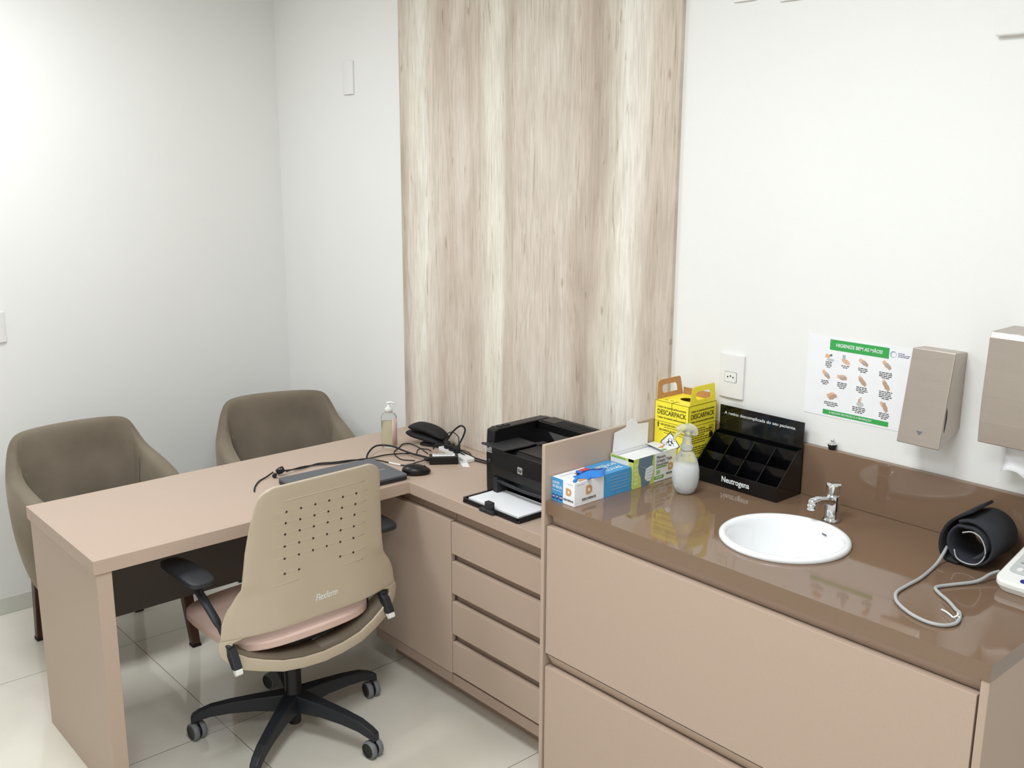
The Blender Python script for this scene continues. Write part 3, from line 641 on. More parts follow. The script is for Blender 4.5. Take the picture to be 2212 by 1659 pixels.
for i in (1, 2, 3):
    x = w * i / 4; b = MB(); b.prism([(.003, .003), (.042, .003), (.042, .0765), (.003, .040)], x - .0012, x + .0012, 'x'); b.prism([(.045, .049), (.086, .049), (.086, .118), (.045, .080)], x - .0012, x + .0012, 'x'); b.build('divider', 'acryl', dp)
fb = (Vector((0, l - .003, 0)), X3, Z3, -Y3); ff = (Vector((0, 0, 0)), X3, Z3, -Y3)
text('A rotina descomplicada do seu paciente.', fb, w / 2 - .004, .177, .0120, 'wprint', dp, width=.232, label='white slogan lettering')
text('Neutrogena', ff, w / 2 + .004, .0225, .0225, 'wprint', dp, width=.090, bold=True, label='white logo lettering')

# blood pressure monitor and cuff
bp = thing('blood_pressure_monitor', (3.388, -.250, ZC), 'white blood pressure monitor with grey display at right edge', 'blood pressure monitor', rz=math.radians(-3))
w, l = .165, .165
b = MB(); t = bmesh.new()
base = rrect(.004, w, .004, l, .022, 6); top = rrect(0, w + .003, 0, l, .024, 6)
def tz(y): return .024 + .050 * y / l
r0 = [t.verts.new((x + .003, y + .003, 0)) for x, y in base]; r1 = [t.verts.new((x, y, tz(y) * .55)) for x, y in top]; r2 = [t.verts.new((x, y, tz(y) - .003)) for x, y in top]
top2 = rrect(.004, w - .001, .004, l - .004, .021, 6); r3 = [t.verts.new((x, y, tz(y))) for x, y in top2]
for a, c in ((r0, r1), (r1, r2), (r2, r3)):
    for i in range(len(a)): t.faces.new((a[i], a[(i + 1) % len(a)], c[(i + 1) % len(a)], c[i]))
t.faces.new(r0); t.faces.new(r3); b.add(t); b.build('housing', 'white', bp, smooth=False, bevel=.0015)
sl = Vector((0, l, .050)).normalized(); fr = (Vector((0, 0, .024)), X3, sl, X3.cross(sl))
b = MB(); b.prism(rrect(.014, w - .012, .036, l - .008, .012), .0, .0012, frame=fr); b.build('face_panel', 'lgrey', bp)
b = MB(); b.prism(rrect(.052, w - .022, .068, l - .018, .003), .0012, .0018, frame=fr); b.build('screen', 'lcd', bp)
b = MB(); b.prism(circle(.034, .050, .006, 20), .0012, .0028, frame=fr); b.build('button', 'white', bp); b = MB(); b.prism(rrect(.046, .072, .045, .056, .005), .0012, .0028, frame=fr); b.build('button', 'white', bp)
b = MB(); b.prism(rrect(.050, .070, .012, .023, .005), .0, .0018, frame=fr); b.build('start_button', 'dblue', bp, label='dark blue start button')
b = MB()
for i in range(3): dashes(b, fr, .024, .042, .075 + i * .022, .003, seed=70 + i, d=.0013)
dashes(b, fr, .030, .075, l - .020, .003, seed=75, d=.0013); b.build('small_print', 'gink', bp)
b = MB(); b.cyl((-.006, .062, .018), (.002, .062, .018), .007); b.build('air_plug', 'dblue', bp)

cu = thing('arm_cuff', (3.306, -.115, ZC), 'rolled charcoal blood pressure cuff with grey air hose', 'cuff')
def strip(path, y0, y1, th, mb):
    P = smooth_path([Vector((x, 0, z)) for x, z in path], 4); t = bmesh.new(); L = []
    for i, p in enumerate(P):
        d = (P[min(i + 1, len(P) - 1)] - P[max(0, i - 1)]).normalized(); nn = Vector((d.z, 0, -d.x)) * th / 2
        L.append([t.verts.new((q.x, y, q.z)) for q in (p + nn, p - nn) for y in (y0, y1)])
    for a, c in zip(L, L[1:]):
        for i, j in ((0, 1), (1, 3), (3, 2), (2, 0)): t.faces.new((a[i], a[j], c[j], c[i]))
    t.faces.new([L[0][k] for k in (0, 1, 3, 2)]); t.faces.new([L[-1][k] for k in (0, 1, 3, 2)]); mb.add(t)
R0 = .054; pth = []
for i in range(26):
    a = math.radians(120 - i * 22); rr = R0 - i * .00055 - (.0 if i < 17 else 0.006)
    pth.append((rr * math.cos(a), R0 + .002 + rr * math.sin(a) * .97))
b = MB(); strip(pth, -.070, .052, .006, b); b.build('cuff_roll', 'navyfab', cu, smooth=True)
b = MB(); strip([(-.006, .127), (-.022, .116), (-.044, .098), (-.058, .076), (-.065, .050), (-.062, .022), (-.048, .006), (-.02, .0035)], -.066, .048, .007, b); b.build('closure_flap', 'rub', cu, smooth=True)
b = MB(); b.tube([(-.030, -.071, .036), (-.022, -.0715, .018), (.0, -.072, .012), (.022, -.0715, .017), (.035, -.071, .035), (.036, -.071, .055), (.024, -.071, .078), (.004, -.071, .086), (-.016, -.071, .079)], .0016, 8); b.build('edge_piping', 'hose', cu)
hz = [(3.252, -.168, .972), (3.2555, -.195, .960), (3.258, -.231, .9465), (3.269, -.317, .946), (3.269, -.375, .946), (3.27, -.419, .946), (3.279, -.447, .946), (3.299, -.474, .946), (3.337, -.5, .946), (3.376, -.511, .946), (3.404, -.503, .946), (3.417, -.479, .946), (3.414, -.452, .948), (3.402, -.426, .947), (3.391, -.416, .946), (3.361, -.387, .946), (3.334, -.367, .946), (3.316, -.349, .946), (3.315, -.333, .946), (3.331, -.3, .946), (3.358, -.251, .948), (3.368, -.21, .956), (3.378, -.19, .96)]
o = Vector((3.306, -.115, ZC))
b = MB(); b.tube([Vector(p) - o for p in hz], .0037, 12, sub=5); b.build('air_hose', 'hose', cu, smooth=True)
b = MB(); b.tube([Vector(p) - o for p in ((3.404, -.440, .952), (3.411, -.454, .9545), (3.407, -.463, .951), (3.398, -.456, .950), (3.385, -.447, .9495), (3.372, -.439, .9475))], .0018, 8)
b.lathe([(.0042, -.003), (.0052, -.003), (.0052, .003), (.0042, .003), (.0042, -.003)], 16, Vector((3.4125, -.455, .948)) - o, 0, Matrix.Rotation(math.radians(90), 4, 'X'), cap=False); b.build('cable_tie', 'white', cu)

# ------------------------------------------------------------------ things on the desk
ZD = .7503
pn = thing('printer', (1.985, -.29, ZD), 'black laser printer with open front paper tray beside divider', 'printer')
x0, x1 = -.19, .190; DP = .262
b = MB()
b.prism([(0, .0), (DP, .0), (DP, .214), (DP - .03, .220), (.02, .220), (.0, .214), (-.004, .15), (-.002, .02)], x0, x0 + .040, 'x')
b.prism([(0, .0), (DP, .0), (DP, .214), (DP - .03, .220), (.02, .220), (.0, .214), (-.004, .15), (-.002, .02)], x1 - .040, x1, 'x')
b.box(x0 + .04, x1 - .04, DP - .075, DP, 0, .218); b.box(x0 + .04, x1 - .04, .04, DP - .07, .0, .135); b.build('body', 'black', pn, bevel=.003)
b = MB(); b.prism([(.0, .160), (.010, .166), (.11, .166), (DP - .095, .150), (DP - .075, .190), (DP - .075, .11), (.02, .11), (.0, .12)], x0 + .04, x1 - .04, 'x'); b.build('output_tray', 'acryl', pn)
b = MB(); b.prism([(-.006, .068), (-.010, .10), (-.006, .158), (.0, .16), (.008, .158), (.008, .068)], x0 + .036, x1 - .036, 'x'); b.build('front_door', 'black', pn, bevel=.002)
b = MB(); b.prism([(-.186, -.026), (-.178, -.034), (-.066, -.034), (-.056, .060), (-.060, .10), (-.150, .10), (-.152, .004)], .171, .176); b.build('tray_extension', 'blackm', pn, bevel=.002)
b = MB(); b.prism([(-.052, .010), (.148, .010), (.148, .10), (-.050, .10)], .1665, .1695); b.build('tray_lip', 'black', pn, bevel=.001)
b = MB(); b.prism([(-.08, .10), (-.055, .10), (-.045, .135), (-.07, .14)], .1665, .172); b.build('paper_stop', 'blackm', pn)
b = MB()
for i in range(16): b.box(-.08 + i * .012, -.075 + i * .012, DP - .066, DP - .024, .2182, .2215)
b.box(x0 + .05, x1 - .05, DP - .070, DP - .067, .2182, .221); b.build('vent_slats', 'blackm', pn)
b = MB(); b.box(x0 + .010, x0 + .028, .03, .045, .2202, .2225); b.box(x0 + .010, x0 + .028, .055, .075, .2202, .2225); b.build('button', 'blackm', pn)
b = MB(); b.box(x0 + .045, x0 + .065, -.012, .04, .0, .066); b.box(x1 - .065, x1 - .045, -.012, .04, .0, .066); b.tube([(x0 + .06, -.006, .056), (0, -.010, .052), (x1 - .06, -.006, .056)], .006, 8, sub=2); b.build('paper_guide', 'gun', pn)
b = MB(); b.prism([(-.168, .03), (-.168, -.118), (-.162, -.124), (.095, -.124), (.101, -.118), (.101, .03)], .001, .0085)
b.box(-.168, -.160, -.118, .02, .0085, .0155); b.box(.093, .101, -.118, .02, .0085, .0155); b.box(-.160, .093, -.124, -.117, .0085, .0150); b.build('paper_tray', 'black', pn, bevel=.001)
b = MB(); b.box(-.052, -.022, -.128, -.110, .004, .034); b.box(-.070, -.004, -.136, -.116, .0, .012); b.build('paper_guide', 'blackm', pn, bevel=.003)
ff = (Vector((0, -.0102, 0)), X3, Z3, -Y3); fl = (Vector((0, -.004, 0)), X3, Z3, -Y3)
b = MB(); b.prism(rrect(-.030, -.008, .104, .126, .003), -.0002, .001, frame=(Vector((0, -.0098, 0)), X3, Z3, -Y3)); lg = b.build('badge', 'silver', pn)
text('hp', (Vector((-.019, -.0108, .115)), X3, Z3, -Y3), 0, .0005, .017, 'ink', lg, shear=.2, bold=True)
b = MB(); b.prism(rrect(x0 + .004, x0 + .030, .140, .166, .001), 0, .0008, frame=(Vector((0, -.0042, 0)), X3, Z3, -Y3)); sg = b.build('energy_label', 'silver', pn)
b = MB(); fz = (Vector((0, -.0052, 0)), X3, Z3, -Y3); b.poly(fz, circle(x0 + .012, .158, .0045, 16)); dashes(b, fz, x0 + .018, x0 + .028, .160, .0012, seed=1); dashes(b, fz, x0 + .008, x0 + .028, .146, .0012, seed=2); b.build('label_print', 'ink', sg)
b = MB(); b.lathe([(0, 0), (.007, 0), (.007, .002), (0, .002)], 20, (x0 + .018, -.0035, .112), 0, Matrix.Rotation(PI / 2, 4, 'X')); b.build('power_button', 'blackm', pn)
pp = MB()
pp.box(1.832, 2.070, -.398, -.262, ZD + .0088, ZD + .0158)
tag(pp.build('paper_stack', 'paper', bevel=.0006), 'stack of white paper in the black printer tray', 'paper')

lp = thing('laptop', (1.398, -.588, ZD), 'closed dark grey laptop lying on desk behind chair', 'laptop', rz=math.radians(-2))
b = MB(); b.prism(rrect(-.118, .118, -.182, .182, .010), .002, .0105); b.build('base', 'blackm', lp, bevel=.001)
b = MB(); b.prism(rrect(-.118, .118, -.182, .182, .010), .0118, .0195); b.build('lid', 'graym', lp, bevel=.001)
fr = (Vector((0, 0, .0195)), X3, Y3, Z3)
b = MB(); b.rect(fr, .02, .023, .118, .150); b.build('lid_logo', 'silver', lp)
b = MB(); b.box(-.121, -.112, -.15, .15, .003, .017); b.build('hinge', 'blackm', lp, bevel=.001)

ms = thing('computer_mouse', (1.490, -.352, ZD), 'black wireless mouse beside closed laptop', 'mouse', rz=math.radians(-35))
b = MB(); t = bmesh.new(); bmesh.ops.create_uvsphere(t, u_segments=28, v_segments=16, radius=1)
for v in t.verts:
    x, y, z = v.co; z = max(z, -.45); v.co = Vector((x * .031 * (1 - .10 * y), y * .050, (z + .45) * .0235 * (1 - .22 * y) + .001))
for f in t.faces: f.smooth = True
b.add(t); b.build('shell', 'black', ms, smooth=True)
b = MB(); b.lathe([(0, -.003), (.005, -.003), (.005, .003), (0, .003)], 20, (0, .028, .0245), 0, Matrix.Rotation(PI / 2, 4, 'Y')); b.build('scroll_wheel', 'rub', ms)

gb2 = thing('gel_bottle', (1.155, -.232, ZD), 'clear pump bottle of pale yellow hand gel on desk', 'bottle', rz=math.radians(48))
b = MB(); b.lathe([(0, .0), (.026, .0), (.029, .003), (.029, .118), (.024, .128), (.012, .134), (.0115, .142), (0, .142)], 36, sy=.72, mtx=Matrix.Scale(1.0, 4)); b.build('bottle_body', 'clear', gb2, smooth=True)
b = MB(); b.lathe([(0, .003), (.024, .003), (.0268, .006), (.0268, .100), (0, .100)], 32, sy=.70); b.build('gel', 'gel', gb2, smooth=True)
b = MB(); b.lathe([(0, .135), (.0145, .135), (.0145, .150), (.012, .153), (.006, .154), (.0055, .166), (0, .166)], 28)
b.tube([(-.006, 0, .170), (.006, 0, .172), (.020, 0, .170), (.026, 0, .165)], [.0065, .006, .0045, .0035], 12, flat=.75); b.build('pump', 'white', gb2, smooth=True)
lf = MB(); t = bmesh.new(); n = 9; L = []
for i in range(n):
    a = math.radians(-62 + i * 12.5); x, y = .0297 * math.cos(a), -.0297 * .73 * math.cos(math.radians(0)) * math.sin(a + PI) * 1.0
    L.append([t.verts.new((.0296 * math.cos(a), .0296 * .72 * math.sin(a), z)) for z in (.008, .112)])
for a_, c_ in zip(L, L[1:]): t.faces.new((a_[0], c_[0], c_[1], a_[1]))
lf.add(t); lb = lf.build('label', 'pinklab', gb2, smooth=True, solid=.0004)
b = MB(); frl = (Vector((.0296, -.004, 0)), Y3, Z3, X3)
for i in range(6): dashes(b, frl, -.010, .012, .095 - i * .008, .0014, seed=i, d=.0002)
b.build('label_print', 'gink', lb)

# pouch, adapter, strip, cables
pc = thing('pouch', (1.225, -.105, ZD), 'black padded folded pouch leaning by the wood panel', 'pouch', rz=math.radians(22))
def lobe(x0, x1, yw, zf, th, nm):
    b = MB(); t = bmesh.new(); n = 12; m_ = 14; R = []
    for i in range(n):
        u = i / (n - 1); x = x0 + (x1 - x0) * u; zc = zf(u); e = min(1, 3.2 * min(u, 1 - u) + .35)
        R.append([t.verts.new((x, yw * e ** .4 * math.cos(2 * PI * k / m_), zc + th * e * math.copysign(abs(math.sin(2 * PI * k / m_)) ** .7, math.sin(2 * PI * k / m_)))) for k in range(m_)])
    for a, c in zip(R, R[1:]):
        for k in range(m_): t.faces.new((a[k], a[(k + 1) % m_], c[(k + 1) % m_], c[k]))
    t.faces.new(R[0]); t.faces.new(R[-1]); b.add(t); return b.build(nm, 'rub', pc, smooth=True, sub=1)
lobe(-.088, .070, .037, lambda u: .042 - .022 * u, .013, 'lower_fold'); lobe(-.076, .085, .038, lambda u: .064 + .008 * math.sin(PI * u) - .028 * u * u, .016, 'upper_fold')
b = MB(); b.box(-.02, .07, -.025, .025, .0, .012); b.build('strap', 'rub', pc, bevel=.004)

ad = thing('power_adapter', (1.452, -.203, ZD), 'black laptop power adapter brick with white label', 'power adapter', rz=math.radians(54))
b = MB(); b.box(-.052, .052, -.022, .022, .0005, .029); b.build('brick', 'black', ad, bevel=.003)
fr = (Vector((0, 0, .029)), X3, Y3, Z3); b = MB(); b.rect(fr, -.040, .040, -.014, .016); sg = b.build('rating_label', 'paper', ad)
b = MB(); dashes(b, (Vector((0, 0, .0296)), X3, Y3, Z3), -.036, .036, .008, .002, seed=3); dashes(b, (Vector((0, 0, .0296)), X3, Y3, Z3), -.036, .030, .0, .002, seed=4); b.build('label_print', 'gink', sg)
def inv(o, p): 
    m = Matrix.Translation(o.location) @ Matrix.Rotation(o.rotation_euler.z, 4, 'Z'); return m.inverted() @ Vector(p)
dz = lambda L, z=None: [inv(ad, p if z is None else (p[0], p[1], z)) for p in L]
A = [(1.304, -.868, .7535), (1.263, -.844, .7535), (1.219, -.806, .7535), (1.198, -.769, .755), (1.185, -.735, .762)]
Bc = [(1.195, -.695, .762), (1.193, -.625, .756), (1.175, -.553, .7535), (1.199, -.501, .7535), (1.215, -.447, .7535), (1.242, -.39, .754), (1.25, -.319, .756), (1.282, -.263, .758), (1.31, -.231, .757), (1.371, -.222, .757), (1.41, -.235, .762)]
Cc = [(1.206, -.697, .761), (1.18, -.606, .756), (1.219, -.494, .7535), (1.231, -.402, .7535), (1.283, -.368, .7535), (1.331, -.355, .7535), (1.381, -.34, .7535), (1.396, -.322, .7535), (1.4, -.275, .757), (1.42, -.243, .765)]
b = MB(); b.tube(dz(A), .0026); b.tube(dz(Bc), .0026); b.tube(dz(Cc), .0022); b.build('cord', 'rub', ad, smooth=True)
b = MB(); b.tube(dz([(1.331, -.355, .7537), (1.358, -.349, .7537), (1.381, -.34, .7537)]), .0036); b.build('cord_tape', 'white', ad, smooth=True, label='white tape wrapped around the cord')
tk = [(1.255, -.402, .756), (1.212, -.364, .765), (1.176, -.305, .772), (1.211, -.265, .772), (1.268, -.253, .766), (1.334, -.249, .765), (1.39, -.240, .766), (1.425, -.235, .766)]
b = MB(); b.tube(dz(tk), .0034); b.tube(dz([(1.405, -.255, .763), (1.422, -.242, .765)]), [.0045, .008], 10, sub=2); b.build('cord', 'rub', ad, smooth=True)
b = MB()
pg = inv(ad, (1.200, -.715, .768))
b.lathe([(0, -.014), (.010, -.014), (.013, 0), (.011, .012), (0, .014)], 8, pg, 0, Matrix.Rotation(.5, 4, 'Z') @ Matrix.Rotation(1.2, 4, 'Y')); b.lathe([(0, -.010), (.007, -.010), (.008, .006), (0, .008)], 8, inv(ad, (1.214, -.745, .760)), 0, Matrix.Rotation(1.5, 4, 'X')); b.build('plug', 'rub', ad)
b = MB()
for d_ in (-.0035, .0035): b.cyl(pg + Vector((d_, -.008, .006)), pg + Vector((d_ + .002, -.014, .010)), .0016, 8)
b.build('plug_pins', 'silver', ad)
tl = [(1.316, -.08, .784), (1.346, -.08, .819), (1.38, -.08, .846), (1.404, -.08, .856), (1.428, -.085, .849), (1.425, -.09, .825), (1.414, -.1, .795), (1.418, -.12, .782), (1.437, -.150, .782)]
b = MB(); b.tube([(1.318, -.10, .765)] + tl, .0034); tag(b.build('power_cable', 'rub', smooth=True), 'thick black power cable arching in a tall loop', 'cable')
b = MB(); b.tube([(1.281, -.06, .765), (1.281, -.058, .780), (1.284, -.055, .795), (1.304, -.055, .806), (1.328, -.055, .808), (1.354, -.056, .796), (1.359, -.06, .78), (1.379, -.07, .770), (1.39, -.085, .768)], .0018); tag(b.build('thin_cable', 'rub', smooth=True), 'thin black wire loop standing in front of wood panel', 'cable')
b = MB(); b.tube([(1.369, -.27, .7525), (1.353, -.281, .7525), (1.324, -.297, .7525), (1.281, -.289, .7528), (1.24, -.27, .7535), (1.215, -.246, .7525), (1.192, -.211, .7525), (1.166, -.178, .7525), (1.177, -.154, .7525), (1.215, -.155, .7525), (1.267, -.164, .7525), (1.33, -.183, .7535)], .0019)
tag(b.build('thin_cable', 'rub', smooth=True), 'thin black wire in a wide loop beside the gel bottle', 'cable')
b = MB(); b.tube([(1.313, -.221, .7525), (1.274, -.19, .7525), (1.258, -.167, .7525), (1.266, -.158, .7528), (1.287, -.150, .7535), (1.32, -.16, .757)], .0016); tag(b.build('thin_cable', 'rub', smooth=True), 'thin black wire in a small low loop left of plugs', 'cable')
b = MB(); b.tube([(1.377, -.085, .757), (1.375, -.070, .756), (1.39, -.06, .755), (1.428, -.063, .754), (1.462, -.086, .754), (1.457, -.105, .757), (1.437, -.112, .766), (1.41, -.108, .770)], .0017); tag(b.build('thin_cable', 'rub', smooth=True), 'thin black wire in a flat loop between adapter and printer', 'cable')
b = MB(); b.tube([(1.325, -.152, .765), (1.350, -.165, .788), (1.385, -.160, .797), (1.398, -.145, .79), (1.405, -.122, .780), (1.439, -.108, .772), (1.476, -.098, .762), (1.505, -.094, .757), (1.56, -.080, .754), (1.66, -.055, .754), (1.785, -.04, .758)], .0030)
tag(b.build('printer_cable', 'rub', smooth=True), 'black cable curving from plugs towards the printer, upper of two', 'cable')
b = MB(); b.tube([(1.413, -.110, .772), (1.446, -.116, .768), (1.49, -.110, .756), (1.55, -.100, .7535), (1.66, -.080, .7535), (1.785, -.065, .756)], .0026); tag(b.build('printer_cable', 'rub', smooth=True), 'black cable lying flat towards the printer, lower of two', 'cable')
pw = thing('power_strip', (1.413, -.115, ZD), 'white power strip under black plugs and cables', 'power strip', rz=math.radians(-8))
b = MB(); b.prism(rrect(-.10, .10, -.020, .020, .006), .0004, .014); b.build('housing', 'white', pw, bevel=.002)
for dx in (-.062, -.028, .006):
    b = MB(); b.lathe([(0, .0142), (.013, .0142), (.0145, .020), (.013, .030), (.008, .040), (0, .041)], 10, (dx, 0, 0)); b.build('black_plug', 'rub', pw)
wp = MB(); wp.prism([(1.470, -.150), (1.535, -.182), (1.552, -.165), (1.49, -.128)], .7504, .7520); tag(wp.build('paper_scrap', 'paper'), 'small white paper tag lying between adapter and printer', 'paper')

# ------------------------------------------------------------------ office chair (local +x = where it faces)
OC = thing('office_chair', (1.534, -.885, 0), 'tan plastic-back swivel office chair with pink seat on castors', 'office chair', rz=PI + .03)
def hw(z):
    T = [(.455, .312), (.48, .305), (.52, .300), (.55, .285), (.58, .262), (.61, .247), (.66, .240), (.72, .235), (.80, .224), (.86, .213), (.885, .207), (.898, .198), (.908, .184), (.916, .160)]
    if z <= T[0][0]: return T[0][1]
    for (a, p), (c, q) in zip(T, T[1:]):
        if z <= c: return p + (q - p) * (z - a) / (c - a)
    return T[-1][1]
def bx(y, z): return -.165 - (z - .45) * .085 + .45 * max(0, abs(y) - .12) ** 1.6 * (1.5 if z < .6 else 1.0) + .02 * math.sin((z - .45) * 7)
b = MB(); t = bmesh.new(); rows = []
ZR = [.462, .475, .49, .51, .53, .55, .57, .59, .61, .64, .68, .72, .76, .80, .84, .865, .885, .90, .910, .916]
for z in ZR:
    wv = hw(z); rows.append([t.verts.new((bx(wv * (i / 12 - 1), z), -.012 + wv * (i / 12 - 1), z - (.0 if z > .47 else 0))) for i in range(25)])
for a, c in zip(rows, rows[1:]):
    for i in range(24): t.faces.new((a[i], a[i + 1], c[i + 1], c[i]))
# wings: narrow legs of the shell running down at both sides into the lower band
def band(sgn):
    L = []
    pts = []
    for k in range(13):
        q = k / 12; y = .300 * math.cos(q * PI / 2) ** .85 if q < 1 else 0; zt = .462 - .115 * math.sin(q * PI / 2) ** 1.1; pts.append((y, zt))
    return pts
RIM = []
for sgn in (-1, 1):
    outer = [(.312, .462), (.316, .44), (.308, .412), (.287, .386), (.25, .362), (.20, .346), (.14, .328), (.07, .317), (0, .313)]
    inner = [(.245, .462), (.275, .452), (.281, .436), (.268, .418), (.238, .398), (.192, .380), (.136, .362), (.07, .350), (0, .346)]
    L = []
    for (yo, zo), (yi, zi) in zip(outer, inner):
        L.append([t.verts.new((bx(sgn * yo, .455) - .010 * (1 - yo / .32), -.012 + sgn * yo, zo)), t.verts.new((bx(sgn * yi, .455) - .010 * (1 - yo / .32), -.012 + sgn * yi, zi))])
    for a, c in zip(L, L[1:]): t.faces.new((a[0], a[1], c[1], c[0]))
    RIM.append([(sgn, q[1].co.copy(), i) for i, q in enumerate(L)])
bmesh.ops.remove_doubles(t, verts=t.verts, dist=.0015)
b.add(t); shell = b.build('backrest', 'tan', OC, smooth=True, solid=.009)
k = shell.modifiers.new('bev', 'BEVEL'); k.width = .003; k.segments = 2; k.limit_method = 'ANGLE'; k.angle_limit = math.radians(50)
rb = MB(); t = bmesh.new()
for side in RIM:
    prev = None
    for sgn, co, i in side[1:]:
        dpt = .058 * math.sin(min(1, (i - 1) / 4) * PI / 2) + .004
        q = [t.verts.new(co + Vector((.003, 0, .001))), t.verts.new(co + Vector((dpt, -sgn * .004, .012)))]
        if prev: t.faces.new((prev[0], q[0], q[1], prev[1]))
        prev = q
bmesh.ops.remove_doubles(t, verts=t.verts, dist=.0015)
rb.add(t); rb.build('lower_rim', 'rim', OC, smooth=True, solid=.006, label='dark brown inner rim of the back loop')
hb = MB(); gv = MB()
for r_, z in enumerate((.829, .793, .757, .718, .679, .631)):
    cols = range(6) if r_ < 5 else (0, 1, 4, 5)
    for c_ in cols:
        y = -.012 + .118 - c_ * .048; x = bx(y + .012, z)
        hb.lathe([(0, 0), (.0034, 0), (.0034, .0115), (0, .0115)], 10, (x + .0057, y, z), 0, Matrix.Rotation(-PI / 2, 4, 'Y'))
    segs = [(-.165, .150)] if r_ < 5 else [(-.165, -.07), (.06, .155)]
    for s0, s1 in segs:
        gv.tube([(bx(y, z) - .0040, y - .012, z + .0015) for y in [s0 + (s1 - s0) * i / 12 for i in range(13)]], .0016, 6, sub=1)
for s0, s1, z in ((-.16, -.09, .600), (.07, .15, .600), (-.15, .13, .865)): gv.tube([(bx(y, z) - .0040, y - .012, z) for y in [s0 + (s1 - s0) * i / 8 for i in range(9)]], .0019, 6, sub=1)
hb.build('vent_holes', 'ink', OC); gv.build('back_ribs', 'tan', OC, smooth=True)
fr = (Vector((bx(0, .52) - .0046, -.045 + .012, .5215)), Vector((0, -1, 0)), Z3, Vector((-1, 0, 0)))
text('Flexform', fr, 0, 0, .030, 'wprint', OC, width=.077, shear=.25, label='white maker lettering')
b = MB(); t = bmesh.new(); bmesh.ops.create_cube(t, size=1)
bmesh.ops.subdivide_edges(t, edges=t.edges, cuts=5, use_grid_fill=True)
for v in t.verts:
    x, y, z = v.co * 2
    rr = (abs(x) ** 4 + abs(y) ** 4) ** .25; m4 = max(abs(x), abs(y), 1e-6); s = m4 / max(rr, 1e-6) if rr > 1e-6 else 1
    ed = max(abs(x), abs(y))
    v.co = Vector((.075 + x * s * .215 * 1.08, y * s * .235 * 1.08, .410 + z * (.030 if z > 0 else .021) * (1 - .45 * ed ** 6) - .012 * max(0, x) ** 3 + .005 * (1 - y * y) * 0))
for f in t.faces: f.smooth = True
b.add(t); b.build('seat', 'pink', OC, smooth=True, sub=1)
b = MB(); b.prism(rrect(-.10, .24, -.19, .19, .05), .352, .368); b.box(-.05, .16, -.09, .09, .325, .353); b.box(-.115, -.03, -.022, .022, .325, .352); b.build('seat_mechanism', 'gun', OC, bevel=.006)
b = MB(); b.cyl((-.02, -.09, .340), (-.02, -.21, .335), .006); b.box(-.035, -.005, -.245, -.205, .329, .341); b.build('height_lever', 'gun', OC)
b = MB(); b.lathe([(0, .035), (.021, .035), (.021, .075), (.030, .08), (.030, .145), (.0265, .15), (.0265, .235), (.022, .24), (.022, .33), (0, .33)], 32); b.build('gas_column', 'black', OC)
for s in (1, -1):
    t_ = s
    b = MB(); ym = s * .300
    b.tube([(.030, ym * 1.04, .630), (-.030, ym * 1.02, .585), (-.098, ym * .98, .520), (-.108, ym * .93, .470), (-.130, ym * .90, .438)], .014, 10, flat=.55)
    b.build('arm_support', 'gun', OC, smooth=True)
    b = MB(); xx = bx(.30, .44)
    b.prism([(xx - .002, .445), (xx + .022, .448), (xx - .028, .380), (xx - .051, .388), (xx - .026, .430)], ym * .90 - .013, ym * .90 + .013, 'y'); lv = b.build('arm_bracket', 'gun', OC, bevel=.004)
    b = MB(); b.prism([(xx - .028, .3795), (xx - .0515, .3880), (xx - .056, .373), (xx - .043, .364)], ym * .90 - .011, ym * .90 + .011, 'y'); b.build('end_cap', 'white', lv, bevel=.003, label='white end cap')
    b = MB(); t = bmesh.new(); bmesh.ops.create_cube(t, size=1); bmesh.ops.subdivide_edges(t, edges=t.edges, cuts=4, use_grid_fill=True)
    for v in t.verts:
        x, y, z = v.co * 2; rr = (abs(x) ** 5 + abs(y) ** 5) ** .2; m4 = max(abs(x), abs(y), 1e-6); sc = m4 / max(rr, 1e-6) if rr > 1e-6 else 1
        v.co = Vector((.018 + x * sc * .115 * 1.05, s * .322 + y * sc * .040 * (1.0 - .12 * x), .645 + z * .014 * (1 - .4 * max(abs(x), abs(y)) ** 6) - .006 * x * x))
    b.add(t); b.build('arm_pad', 'gun', OC, smooth=True, sub=1)
